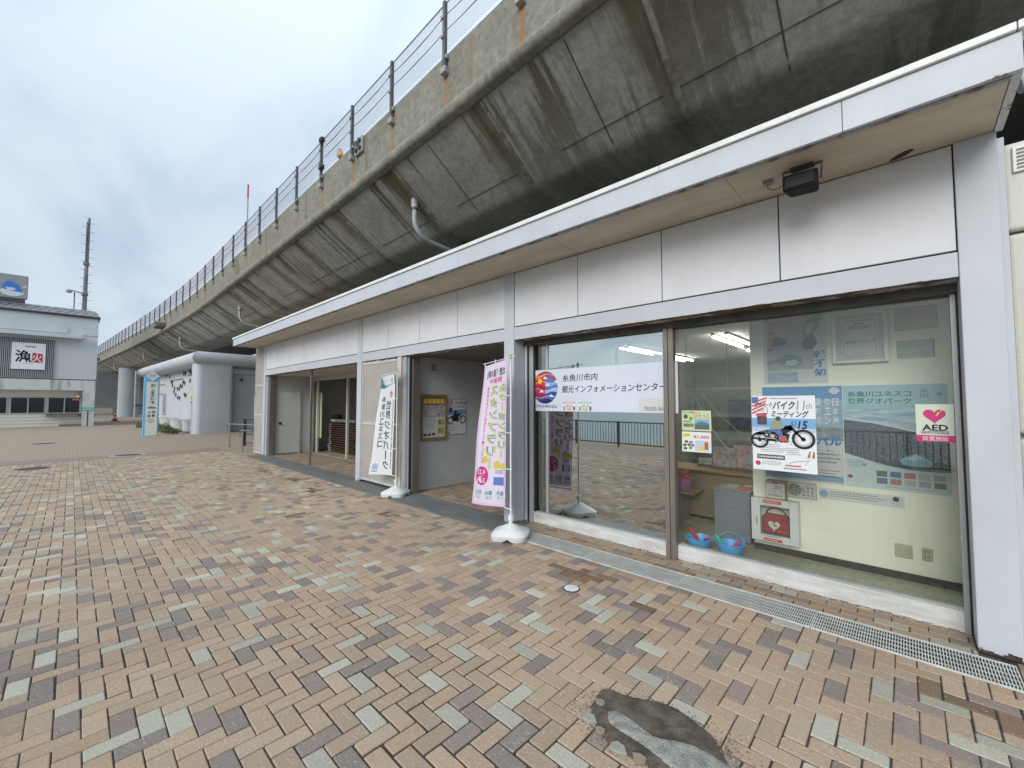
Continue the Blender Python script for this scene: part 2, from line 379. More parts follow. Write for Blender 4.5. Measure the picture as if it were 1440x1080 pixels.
def herring(area, brown=0.0):
    u = 0.1
    for i in range(int(math.floor(area[0] / u)) - 2, int(math.ceil(area[1] / u)) + 2):
        for j in range(int(math.floor(area[2] / u)) - 2, int(math.ceil(area[3] / u)) + 2):
            c = (i - j) % 4
            if c == 0: q = (i * u, (i + 2) * u, j * u + .09, (j + 1) * u + .09)
            elif c == 3: q = (i * u, (i + 1) * u, j * u + .09, (j + 2) * u + .09)
            else: continue
            x0, x1, y0, y1 = in_rect(*q, area)
            if x1 - x0 < 0.02 or y1 - y0 < 0.02: continue
            bricks.append([x0, x1, y0, y1, tone(brown)])
_off = 0.09
herring((BX0, BX1, BY0, BY1))
def running(area, brown, along='x'):
    y = area[2]; r = 0
    while y < area[3] - 0.02:
        x = area[0] - 0.1 * (r % 2)
        while x < area[1] - 0.02:
            x0, x1, y0, y1 = in_rect(x, x + 0.2, y, y + 0.1, area)
            if x1 - x0 > 0.02: bricks.append([x0, x1, y0, y1, tone(brown)])
            x += 0.2
        y += 0.1; r += 1
running((-3.93, 0.30, 4.125, 4.47), 0.35)
running((0.46, 2.6, 3.79, 4.19), 0.2)
herring((-6.7, -4.12, 4.40, 7.1), 0.45)
herring((-14.6, -8.45, 4.40, 5.6), 0.45)
# bricks that stay damp and brown where the roof drips
WET = [(-2.42, 3.42, .20, .10), (-2.18, 3.50, .14, .08), (-1.40, 3.33, .24, .07), (-1.62, 3.27, .10, .10), (.06, 3.50, .20, .06), (.33, 3.40, .22, .10), (-3.3, 3.55, .22, .07), (-5.6, 3.3, .25, .10), (-9.6, 3.4, .45, .12), (-8.2, 3.2, .3, .10), (-11.4, 3.3, .6, .1), (-6.6, 2.3, .15, .1)]
for b in bricks:
    xm, ym = (b[0] + b[1]) / 2, (b[2] + b[3]) / 2
    if any(((xm - cx) / rx) ** 2 + ((ym - cy) / ry) ** 2 < 1 for cx, cy, rx, ry in WET) and random.random() < .8: b[4] = b[4] * np.array([.42, .36, .32]) * random.uniform(.85, 1.3)
JW = 0.003
def brick_geo(x0, x1, y0, y1, loose=0.0, ch=0.004):
    r = random.uniform; jw = JW * (1 + .9 * loose)
    a, b_, c, d = x0 + jw * r(.5, 1.4), x1 - jw * r(.5, 1.4), y0 + jw * r(.5, 1.4), y1 - jw * r(.5, 1.4)
    def ring(i, z):
        k = [(.002 + (.007 * loose + .0025) * q) for q in cut]
        return [(a + i + k[0], c + i, z), (b_ - i - k[1], c + i, z), (b_ - i, c + i + k[1], z), (b_ - i, d - i - k[2], z), (b_ - i - k[2], d - i, z), (a + i + k[3], d - i, z), (a + i, d - i - k[3], z), (a + i, c + i + k[0], z)]
    cut = [r(0, 1) ** 2 for _ in range(4)]
    return ring(ch, 0) + ring(0, -.0035) + ring(0, -.012)
BF = [tuple(range(8))] + [(8 + k, 8 + (k + 1) % 8, (k + 1) % 8, k) for k in range(8)] + [(16 + k, 16 + (k + 1) % 8, 8 + (k + 1) % 8, 8 + k) for k in range(8)]
NF = len(BF)
def loose_at(x, y): return max(0.0, min(1.0, .15 + .85 * math.exp(-((x + 2.4) / 1.6) ** 2 - ((y - 1.4) / .75) ** 2) + .35 * math.sin(x * 2.1 + y) * math.sin(y * 3.3 - x)))
def undul(x, y):   # the paving has sunk a little along the lanes
    return 0.006 * math.sin(x * 1.7 + 0.4 * y) * math.sin(y * 1.3 + 0.6) - 0.004
Mi = cam.matrix_world.inverted()
def px(p):
    q = Mi @ Vector(p)
    if q.z > -0.2: return None
    k = 585.0 / -q.z
    return 720 + q.x * k, 540 - q.y * k
def screen_area(b):
    pts = [px((x, y, 0)) for x, y in ((b[0], b[2]), (b[1], b[2]), (b[1], b[3]), (b[0], b[3]))]
    if any(p is None for p in pts): return 0
    if not any(0 < p[0] < 1440 and 0 < p[1] < 1080 for p in pts): return 0
    return abs(sum(pts[i][0] * pts[(i + 1) % 4][1] - pts[(i + 1) % 4][0] * pts[i][1] for i in range(4))) / 2
order = sorted(range(len(bricks)), key=lambda i: -screen_area(bricks[i]))
near = set(order[:300])
cache = {}
def set_tone(me, cols):
    a = me.attributes.new('tone', 'FLOAT_COLOR', 'FACE'); a.data.foreach_set('color', np.array(cols, dtype=np.float32).ravel())
for i in near:
    x0, x1, y0, y1, c = bricks[i]
    w, h = round(x1 - x0, 3), round(y1 - y0, 3); q = tuple((np.round(c * 22) / 22))
    lo_ = round(loose_at((x0 + x1) / 2, (y0 + y1) / 2) * 2); k = (w, h, lo_, tuple(np.round(c, 2)))
    if k not in cache:
        me = bpy.data.meshes.new('paver_brick'); me.from_pydata(brick_geo(-w / 2, w / 2, -h / 2, h / 2, lo_ * .5), [], BF); me.materials.append(M_PAVER); set_tone(me, [(*c, 1)] * NF); cache[k] = me
    o = bpy.data.objects.new('paver_brick', cache[k]); COL.objects.link(o); o.parent = pave
    xm, ym = (x0 + x1) / 2, (y0 + y1) / 2
    o.location = (xm, ym, undul(xm, ym) * 0.4 + random.uniform(-0.0012, 0.0012)); o.rotation_euler = (random.uniform(-.012, .012), random.uniform(-.008, .008), random.uniform(-.006, .006))
V, Fc, TC = [], [], []
for i, (x0, x1, y0, y1, c) in enumerate(bricks):
    if i in near: continue
    k = len(V); xm, ym = (x0 + x1) / 2, (y0 + y1) / 2
    dz = undul(xm, ym) * 0.4 + random.uniform(-0.0012, 0.0012); ta, tb = random.uniform(-.01, .01), random.uniform(-.01, .01)
    V += [(x, y, z + dz + (x - xm) * ta + (y - ym) * tb) for x, y, z in brick_geo(x0, x1, y0, y1, loose_at(xm, ym))]
    Fc += [tuple(j + k for j in f) for f in BF]; TC += [(*c, 1)] * NF
me = bpy.data.meshes.new('paver_bricks'); me.from_pydata(V, [], Fc); me.materials.append(M_PAVER); set_tone(me, TC)
ob = bpy.data.objects.new('paver_bricks', me); COL.objects.link(ob); ob.parent = pave; tag(ob, kind='stuff')

# concrete strip in front of the left and middle bays
M_CONC = surf('strip_concrete', (0.185, 0.185, 0.18), (0.14, 0.14, 0.135), scale=2.2, rough=0.8, bscale=140, bump=0.2, stretch=(0.6, 3, 1))
for k in range(6):
    a = -15.2 + k * 1.9
    o = MB().box(a + 0.003, a + 1.9 - 0.003, 3.792, 4.398, -0.06, 0.004 + 0.0008 * (k % 3)).build('concrete_strip', M_CONC, bevel=0.006); tag(o, kind='structure')

# ---- broken corner of the paving: washed-out sand and a tongue of old mortar
def blob(name, outline, z, mat, parent=None, rough=0.0, h=0.012, seed=3, inset=0.62, grain=0.0):
    rnd = random.Random(seed); n = len(outline)
    cx = sum(p[0] for p in outline) / n; cy = sum(p[1] for p in outline) / n
    for _ in range(2): outline = [q for i in range(len(outline)) for q in ((outline[i][0] * .75 + outline[(i + 1) % len(outline)][0] * .25, outline[i][1] * .75 + outline[(i + 1) % len(outline)][1] * .25), (outline[i][0] * .25 + outline[(i + 1) % len(outline)][0] * .75, outline[i][1] * .25 + outline[(i + 1) % len(outline)][1] * .75))]
    n = len(outline)
    pts = []
    for i in range(n):
        a, b_ = outline[i], outline[(i + 1) % n]
        for k in range(3):
            t = k / 3; pts.append((a[0] + (b_[0] - a[0]) * t + rnd.uniform(-rough, rough), a[1] + (b_[1] - a[1]) * t + rnd.uniform(-rough, rough)))
    rings = [(1.0, -0.004), (0.95, h * 0.35), (0.84, h * 0.75), (inset, h), (0.36, h * 0.95), (0.15, h * 0.9)]
    m = len(pts); vs, fs = [], []
    for s_, zz in rings:
        vs += [(cx + (p[0] - cx) * s_, cy + (p[1] - cy) * s_, z + zz + rnd.uniform(-grain, grain)) for p in pts]
    for r in range(len(rings) - 1):
        fs += [(r * m + k, r * m + (k + 1) % m, (r + 1) * m + (k + 1) % m, (r + 1) * m + k) for k in range(m)]
    fs.append(tuple(range((len(rings) - 1) * m, len(rings) * m)))
    return MB().add(vs, fs).build(name, mat, parent, smooth=True)
M_SAND = surf('washed_sand', (0.15, 0.12, 0.088), (0.065, 0.053, 0.04), scale=9, rough=0.98, bscale=190, fine=0.6, bump=0.9)
M_MORT = surf('old_mortar', (0.34, 0.33, 0.295), (0.23, 0.225, 0.20), scale=18, rough=0.95, bscale=150, fine=0.5, bump=1.0)
tag(blob('sand_patch', [(-1.287, 1.95), (-1.339, 2.115), (-1.331, 2.19), (-1.22, 2.205), (-1.12, 2.25), (-1.02, 2.307), (-.91, 2.307), (-.82, 2.27), (-.735, 2.25), (-.645, 2.13), (-.60, 2.05), (-.75, 1.90), (-.95, 1.84), (-1.15, 1.85)], 0.0, M_SAND, rough=0.0035, h=0.006, grain=0.0012), kind='stuff')
rnd = random.Random(21); mb = MB()     # loose grit round the hollow
for _ in range(900):
    a = rnd.random() * 6.283; rr_ = rnd.gauss(1.0, .16); x = -.97 + .37 * rr_ * math.cos(a) + .02; y = 2.06 + .21 * rr_ * math.sin(a) + .25 * (x + .97) * .4; q = rnd.uniform(.0012, .0042)
    mb.add([(x - q, y - q, .001), (x + q, y - q * .6, .001), (x + q * .3, y + q, .001), (x, y, .001 + q * 1.3 + (.004 if rr_ < .95 else 0))], [(0, 1, 3), (1, 2, 3), (2, 0, 3)])
tag(mb.build('grit', surf('grit_brown', (0.17, 0.14, 0.105), (0.07, 0.058, 0.045), scale=60, rough=.95)), kind='stuff')
o = blob('mortar_tongue', [(-1.218, 2.016), (-1.195, 2.062), (-1.124, 2.047), (-1.022, 2.014), (-0.939, 2.022), (-0.834, 2.092), (-0.759, 2.116), (-0.633, 2.11), (-0.55, 2.05), (-0.60, 1.95), (-0.745, 1.90), (-0.857, 1.925), (-1.007, 1.948), (-1.116, 1.946), (-1.17, 1.955)], 0.004, M_MORT, rough=0.004, h=0.012, seed=5, grain=0.001)
tag(o, 'grey tongue of old mortar in the broken hollow of the paving', 'mortar')
for i, (sx, sy, r, lab) in enumerate([(-1.269, 2.052, .030, 'small broken paver chip at the far left of the sandy hollow'), (-1.255, 1.915, .042, 'broken paver piece left of the mortar tongue'), (-1.165, 1.88, .028, 'thin paver sliver beside the tip of the mortar tongue'), (-1.05, 1.845, .045, 'loose paver half below the mortar tongue'), (-.945, 1.86, .034, 'sunken paver chip at the lower edge of the sandy hollow')]):
    rnd = random.Random(i); n = 6
    poly = [(sx + r * (1.15 if k % 2 else .85) * math.cos(2 * math.pi * k / n + i), sy + r * .8 * math.sin(2 * math.pi * k / n + i)) for k in range(n)]
    mb = MB(); mb.add([(a, b_, -.01) for a, b_ in poly] + [(a, b_, .011) for a, b_ in poly] + [(sx + (a - sx) * .86, sy + (b_ - sy) * .86, .0155) for a, b_ in poly],
        [tuple(range(n - 1, -1, -1)), tuple(range(2 * n, 3 * n))] + [(k, (k + 1) % n, n + (k + 1) % n, n + k) for k in range(n)] + [(n + k, n + (k + 1) % n, 2 * n + (k + 1) % n, 2 * n + k) for k in range(n)])
    tag(mb.build('paver_fragment', surf('chip%d' % (i % 2), [(0.30, 0.24, 0.175), (0.33, 0.33, 0.27)][i % 2], rough=0.9, bscale=180, fine=0.2)), lab, 'paver piece', 'broken paver pieces round the hollow')

# ---- round cover, manholes
rc = MB().lathe([(.074, -.004), (.074, .004), (.066, .0045)], (LID[0], LID[1], 0), 36).build('round_cover', plain('cover_rim', (.05, .05, .05), .6), smooth=True)
tag(rc, 'small white round access cover set in the paving near the grate', 'access cover')
MB().lathe([(.064, .003), (.064, .0075), (.058, .0085), (.001, .0088)], (LID[0], LID[1], 0), 36).build('cover_plate', surf('cover_white', (.72, .73, .72), (.60, .61, .6), scale=20, rough=.55), rc, smooth=True)
M_IRON = surf('cast_iron', (0.055, 0.052, 0.05), (0.09, 0.08, 0.07), scale=5, rough=.75, bscale=90, fine=.2)
for (x, y, r, ring, lab) in [(-18.02, 1.30, .34, True, 'iron manhole cover with a pale ring on the pink paving band'), (-16.07, -.62, .30, False, 'small dark manhole cover in front of the pink paving band'), (-25.6, -.72, .32, False, 'far manhole cover beyond the pink paving band')]:
    mh = MB().lathe([(r, .0), (r, .007), (r - .03, .009), (.001, .009)], (x, y, 0), 32).build('manhole_cover', M_IRON, smooth=True); tag(mh, lab, 'manhole cover', 'manhole covers in the plaza')
    for k in range(5):
        MB().box(x - r * .5, x + r * .5, y + (k - 2) * r * .28 - .012, y + (k - 2) * r * .28 + .012, .008, .013).build('tread_bar', M_IRON, mh)
    if ring: MB().lathe([(r + .085, .001), (r + .085, .006), (r + .01, .006), (r + .01, .001)], (x, y, 0), 36).build('collar', surf('collar_conc', (.52, .50, .46), rough=.9), mh)

# ================================================================== VIADUCT
PATH = [(15, 4.25), (0, 4.6), (-4.7, 4.70), (-8.2, 4.79), (-12.6, 4.85), (-18.5, 4.90), (-26.6, 4.95), (-31.4, 4.93), (-36.5, 4.77), (-44, 4.5), (-50, 4.16), (-62, 3.4), (-79, 2.3), (-95, 1.1), (-112, -.4)]
_px = np.array([-p[0] for p in PATH]); _py = np.array([p[1] for p in PATH])
def vy(x):     # parapet face at x (smoothed)
    k = np.array([-1.5, 0, 1.5]); return float(np.mean(np.interp(-x + k, _px, _py)))
def concrete_stained(name, base, base2, streak, rust, kind):
    m, t, b = _mk(name); N = t.nodes.new; L = t.links.new
    b.inputs['Roughness'].default_value = 0.88; b.inputs['Specular IOR Level'].default_value = 0.25
    uv = N('ShaderNodeUVMap'); uv.uv_map = 'UVMap'
    g = N('ShaderNodeNewGeometry')
    n = N('ShaderNodeTexNoise'); n.inputs['Scale'].default_value = 1.1; n.inputs['Detail'].default_value = 9; n.inputs['Roughness'].default_value = .68; L(g.outputs['Position'], n.inputs['Vector'])
    r = N('ShaderNodeMapRange'); r.inputs[1].default_value = .32; r.inputs[2].default_value = .68; L(n.outputs['Fac'], r.inputs[0])
    c = N('ShaderNodeMixRGB'); c.inputs[1].default_value = (*base, 1); c.inputs[2].default_value = (*base2, 1); L(r.outputs[0], c.inputs[0])
    # fine mottling
    n5 = N('ShaderNodeTexNoise'); n5.inputs['Scale'].default_value = 8; n5.inputs['Detail'].default_value = 11; n5.inputs['Roughness'].default_value = .78; L(g.outputs['Position'], n5.inputs['Vector'])
    r5 = N('ShaderNodeMapRange'); r5.inputs[1].default_value = .3; r5.inputs[2].default_value = .7; r5.inputs[3].default_value = .60; r5.inputs[4].default_value = 1.30; L(n5.outputs['Fac'], r5.inputs[0])
    sc = N('ShaderNodeVectorMath'); sc.operation = 'SCALE'; L(c.outputs[0], sc.inputs[0]); L(r5.outputs[0], sc.inputs['Scale'])
    # run-off streaks: noise stretched down the surface, in bundles
    mp = N('ShaderNodeMapping'); mp.inputs['Scale'].default_value = (3.6, .16, 1) if kind == 'soffit' else (5, .35, 1); L(uv.outputs[0], mp.inputs[0])
    n2 = N('ShaderNodeTexNoise'); n2.inputs['Scale'].default_value = 1.0; n2.inputs['Detail'].default_value = 9; n2.inputs['Roughness'].default_value = .72; L(mp.outputs[0], n2.inputs['Vector'])
    mp2 = N('ShaderNodeMapping'); mp2.inputs['Scale'].default_value = (.55, .25, 1); L(uv.outputs[0], mp2.inputs[0])
    n3 = N('ShaderNodeTexNoise'); n3.inputs['Scale'].default_value = 1.0; n3.inputs['Detail'].default_value = 3; L(mp2.outputs[0], n3.inputs['Vector'])
    a = N('ShaderNodeMath'); a.operation = 'MULTIPLY_ADD'; L(n3.outputs['Fac'], a.inputs[0]); a.inputs[1].default_value = .9; L(n2.outputs['Fac'], a.inputs[2])
    s = N('ShaderNodeMapRange'); s.interpolation_type = 'SMOOTHSTEP'; s.inputs[1].default_value = .96 if kind == 'soffit' else 1.0; s.inputs[2].default_value = 1.08 if kind == 'soffit' else 1.2; s.inputs[4].default_value = .92 if kind == 'soffit' else .6; L(a.outputs[0], s.inputs[0])
    sep = N('ShaderNodeSeparateXYZ'); L(uv.outputs[0], sep.inputs[0])
    fade = N('ShaderNodeMapRange'); fade.inputs[1].default_value = 0; fade.inputs[2].default_value = 1.95; fade.inputs[3].default_value = 1.0; fade.inputs[4].default_value = .35; L(sep.outputs[1], fade.inputs[0])
    sm = N('ShaderNodeMath'); sm.operation = 'MULTIPLY'; L(s.outputs[0], sm.inputs[0]); L(fade.outputs[0], sm.inputs[1])
    m1 = N('ShaderNodeMixRGB'); m1.inputs[2].default_value = (*streak, 1); L(sm.outputs[0], m1.inputs[0]); L(sc.outputs[0], m1.inputs[1])
    last = m1
    if kind == 'soffit':
        # brown seepage on one side of every form joint
        ad = N('ShaderNodeMath'); ad.operation = 'ADD'; L(sep.outputs[0], ad.inputs[0]); ad.inputs[1].default_value = 13.0 + 303.0
        md = N('ShaderNodeMath'); md.operation = 'MODULO'; L(ad.outputs[0], md.inputs[0]); md.inputs[1].default_value = 3.03
        wn_ = N('ShaderNodeMath'); wn_.operation = 'MULTIPLY_ADD'; L(n2.outputs['Fac'], wn_.inputs[0]); wn_.inputs[1].default_value = -1.7; wn_.inputs[2].default_value = .85
        sm2 = N('ShaderNodeMath'); sm2.operation = 'ADD'; L(md.outputs[0], sm2.inputs[0]); L(wn_.outputs[0], sm2.inputs[1])
        bd = N('ShaderNodeMapRange'); bd.interpolation_type = 'SMOOTHSTEP'; bd.inputs[1].default_value = .25; bd.inputs[2].default_value = .75; bd.inputs[3].default_value = .85; bd.inputs[4].default_value = 0; L(sm2.outputs[0], bd.inputs[0])
        fd = N('ShaderNodeMapRange'); fd.inputs[1].default_value = .1; fd.inputs[2].default_value = 1.9; fd.inputs[3].default_value = 1.0; fd.inputs[4].default_value = .3; L(sep.outputs[1], fd.inputs[0])
        bm = N('ShaderNodeMath'); bm.operation = 'MULTIPLY'; L(bd.outputs[0], bm.inputs[0]); L(fd.outputs[0], bm.inputs[1])
        mq = N('ShaderNodeMixRGB'); mq.inputs[2].default_value = (.135, .105, .055, 1); L(bm.outputs[0], mq.inputs[0]); L(m1.outputs[0], mq.inputs[1]); last = mq
    if rust:
        # rust runs below the fence posts (one every 2 m) and some in between
        for (off, width, thr, per) in [(0.0, .085, .34, 2.0), (.72, .11, .47, 4.0)]:
            ad = N('ShaderNodeMath'); ad.operation = 'ADD'; L(sep.outputs[0], ad.inputs[0]); ad.inputs[1].default_value = off + 1000 * per + per / 2
            md = N('ShaderNodeMath'); md.operation = 'MODULO'; L(ad.outputs[0], md.inputs[0]); md.inputs[1].default_value = per
            sb = N('ShaderNodeMath'); sb.operation = 'SUBTRACT'; L(md.outputs[0], sb.inputs[0]); sb.inputs[1].default_value = per / 2
            wob = N('ShaderNodeTexNoise'); wob.inputs['Scale'].default_value = 3.5; wob.inputs['Detail'].default_value = 3; L(g.outputs['Position'], wob.inputs['Vector'])
            wb = N('ShaderNodeMath'); wb.operation = 'MULTIPLY_ADD'; L(wob.outputs['Fac'], wb.inputs[0]); wb.inputs[1].default_value = .10; wb.inputs[2].default_value = -.05
            s2 = N('ShaderNodeMath'); s2.operation = 'ADD'; L(sb.outputs[0], s2.inputs[0]); L(wb.outputs[0], s2.inputs[1])
            ab = N('ShaderNodeMath'); ab.operation = 'ABSOLUTE'; L(s2.outputs[0], ab.inputs[0])
            wd = N('ShaderNodeMapRange'); wd.inputs[1].default_value = 0.0; wd.inputs[2].default_value = width; wd.inputs[3].default_value = 1; wd.inputs[4].default_value = 0; L(ab.outputs[0], wd.inputs[0])
            pn = N('ShaderNodeTexNoise'); pn.inputs['Scale'].default_value = .31 + off; pn.inputs['Detail'].default_value = 1; mpn = N('ShaderNodeMapping'); mpn.inputs['Scale'].default_value = (1, .0, 0); L(uv.outputs[0], mpn.inputs[0]); L(mpn.outputs[0], pn.inputs['Vector'])
            pr = N('ShaderNodeMapRange'); pr.inputs[1].default_value = thr; pr.inputs[2].default_value = thr + .12; pr.inputs[3].default_value = .3; pr.inputs[4].default_value = 1.0; L(pn.outputs['Fac'], pr.inputs[0])
            hh = N('ShaderNodeMapRange'); hh.inputs[1].default_value = (.32 if off == 0 else .02); hh.inputs[2].default_value = (.40 if off == 0 else .1); L(sep.outputs[1], hh.inputs[0])
            mm = N('ShaderNodeMath'); mm.operation = 'MULTIPLY'; L(wd.outputs[0], mm.inputs[0]); L(pr.outputs[0], mm.inputs[1])
            mm2 = N('ShaderNodeMath'); mm2.operation = 'MULTIPLY'; L(mm.outputs[0], mm2.inputs[0]); L(hh.outputs[0], mm2.inputs[1])
            mx = N('ShaderNodeMixRGB'); mx.inputs[2].default_value = ((.33, .17, .07, 1) if off == 0 else (.17, .085, .04, 1)); L(mm2.outputs[0], mx.inputs[0]); L(last.outputs[0], mx.inputs[1]); last = mx
    L(last.outputs[0], b.inputs['Base Color'])
    bp = N('ShaderNodeBump'); bp.inputs['Strength'].default_value = .35; bp.inputs['Distance'].default_value = .012; L(n5.outputs['Fac'], bp.inputs['Height']); L(bp.outputs[0], b.inputs['Normal'])
    return m
M_PAR = concrete_stained('parapet_concrete', (.31, .292, .238), (.215, .203, .163), (.12, .108, .08), True, 'parapet')
M_SOF = concrete_stained('soffit_concrete', (.52, .505, .445), (.37, .357, .308), (.105, .080, .044), False, 'soffit')
M_NOSE = concrete_stained('nose_concrete', (.33, .315, .26), (.22, .205, .16), (.10, .085, .06), False, 'parapet')
SX = sorted(set(list(np.arange(15, -30, -1.0)) + list(np.arange(-30, -112, -1.5))), reverse=True)
def loft(name, prof, mat, parent, smooth=False, d0=0.0, xs=SX):
    """prof: (outwards offset in +Y from the parapet face, z); UV = (distance along, distance down)"""
    n = len(prof); vs, uvs = [], []
    dd = [d0]
    for i in range(1, n): dd.append(dd[-1] + math.hypot(prof[i][0] - prof[i - 1][0], prof[i][1] - prof[i - 1][1]))
    for x in xs:
        y = vy(x)
        for k, (dy, z) in enumerate(prof): vs.append((x, y + dy, z)); uvs.append((-x - 6.2, dd[k]))
    fs = [(i * n + k, i * n + k + 1, (i + 1) * n + k + 1, (i + 1) * n + k) for i in range(len(xs) - 1) for k in range(n - 1)]
    mb = MB(); mb.add(vs, fs); o = mb.build(name, mat, parent, smooth=smooth)
    ul = o.data.uv_layers.new(name='UVMap')
    li = np.zeros(len(o.data.loops), dtype=np.int32); o.data.loops.foreach_get('vertex_index', li)
    ul.data.foreach_set('uv', np.array(uvs, dtype=np.float32)[li].ravel())
    return o
via = thing('viaduct', (-20, 9, 0), 'long stained concrete road viaduct passing above the shop building', 'viaduct')
loft('parapet', [(.30, 7.75), (.30, 8.35), (.004, 8.353), (0, 8.34), (0, 7.31)], M_PAR, via, d0=-.9)
nose = [(0.0, 7.31), (-.012, 7.295), (-.055, 7.27)] + [(-.02 - .105 * math.cos(a), 7.145 - .125 * math.sin(a)) for a in np.linspace(-.9, 1.35, 9)] + [(.05, 7.005), (.055, 7.035), (.105, 7.035)]
loft('edge_nose', nose, M_NOSE, via, smooth=True, d0=1.04)
sof = [(.105, 7.035), (.12, 7.01)] + [(.12 + 1.36 * t, 7.01 - .90 * t) for t in (.33, .66, 1)] + [(1.54, 6.072), (1.60, 6.04), (1.68, 6.012), (1.78, 6.0), (3.2, 5.99)]
loft('soffit', sof, M_SOF, via, smooth=True)
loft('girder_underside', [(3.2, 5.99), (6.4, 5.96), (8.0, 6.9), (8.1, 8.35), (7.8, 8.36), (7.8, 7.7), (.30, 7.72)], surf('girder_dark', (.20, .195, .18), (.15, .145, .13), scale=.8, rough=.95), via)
# raised grout beads across the soffit at the form joints
for k in range(34):
    x = 6.8 - 3.03 * k; y = vy(x)
    pts = [(x, y + .10, 7.02), (x, y + .13, 7.0), (x, y + 1.48, 6.105), (x + .005, y + 1.66, 6.01), (x, y + 1.80, 5.98)]
    MB().tube(pts, [.03, .045, .055, .065, .02], 8).build('joint_bead', M_SOF if False else surf('bead', (.30, .28, .235), (.15, .135, .10), scale=5, rough=.95), via, smooth=True)
for k in range(26):       # hairline form joints along the lower soffit and across it
    x = 5.3 - 3.03 * k + (.3 if k % 2 else -.2); y = vy(x)
    MB().tube([(x, y + .13, 7.002), (x, y + 1.47, 6.112), (x, y + 1.7, 6.005)], .011, 5).build('form_joint', surf('form_line', (.10, .095, .08), rough=.95), via)
for k in range(22):       # a construction joint running along the foot of the slope
    xa = 6.6 - 3.03 * k; xb = xa - random.Random(k).uniform(1.6, 2.95); f_ = lambda x: (x, vy(x) + 1.27, 6.2465)
    MB().tube([f_(xa), f_((xa + xb) / 2), f_(xb)], .008, 5).build('form_joint', surf('form_line', (.10, .095, .08), rough=.95), via)
# piers
M_PIER = surf('pier_paint', (.36, .40, .43), (.30, .335, .36), scale=.8, rough=.8, stretch=(1, 1, .4))
for (x, y) in [(-68.5, 4.75), (-22, 8.6), (14, 8.6)]:
    pz = vy(x) + 4.9 if x > -50 and y < 10 else y
    MB().lathe([(.98, -.1), (.98, 5.9), (1.15, 5.96)], (x, pz, 0), 32).build('pier', M_PIER, via, smooth=True)
# bracket platforms on the parapet
for x in (-40.6, -77.5):
    y = vy(x); MB().box(x - .75, x + .75, y - .55, y + .02, 7.32, 7.36).box(x - .75, x + .75, y - .55, y - .50, 7.36, 7.62).box(x - .75, x - .70, y - .50, y, 7.36, 7.62).box(x + .70, x + .75, y - .5, y, 7.36, 7.62).build('bracket_platform', surf('bracket', (.19, .165, .13), (.12, .10, .08), scale=4, rough=.9), via)
# retaining wall behind the piers, under the deck
rw = MB().box(-80.6, -80, -1, 16, 0, 5.98).build('retaining_wall', surf('dark_wall', (.21, .22, .225), (.17, .178, .18), scale=.5, rough=.9)); tag(rw, 'long dark grey wall under the viaduct behind the pier', 'wall')
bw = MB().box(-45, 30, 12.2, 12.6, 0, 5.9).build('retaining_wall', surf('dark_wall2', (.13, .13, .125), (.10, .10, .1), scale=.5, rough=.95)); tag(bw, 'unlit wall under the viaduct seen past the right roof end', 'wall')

# fence on the viaduct parapet
M_GALV = surf('weathered_steel', (.16, .155, .165), (.11, .105, .11), scale=6, rough=.6, metal=.3)
M_ZINC = surf('zinc_bracket', (.40, .40, .385), (.30, .29, .27), scale=30, rough=.55, metal=.3)
M_WIRE = plain('mesh_wire', (.50, .50, .56), .5)
fen = thing('parapet_fence', (-20, 4.9, 8.35), 'grey steel mesh safety fence along the viaduct parapet', 'fence')
post_me = None; panel_me = {}
PX = [-6.2 - 2.0 * k for k in range(-4, 47)]
def wires():
    mb = MB()
    def rib(p, q, r):
        p, q = Vector(p), Vector(q); d = (q - p).normalized(); a = Vector((0, 1, 0)); b_ = d.cross(a)
        vs = [pp + (a * math.cos(t) + b_ * math.sin(t)) * r for pp in (p, q) for t in (0.5, 2.6, 4.7)]
        mb.add(vs, [(0, 1, 4, 3), (1, 2, 5, 4), (2, 0, 3, 5)])
    for i in range(1, 40): rib((-i * .05, 0, .02), (-i * .05, 0, .98), .0034)
    for j in range(0, 20): rib((0, 0, .02 + j * .0505), (-2, 0, .02 + j * .0505), .0034)
    return mb
wm = wires()
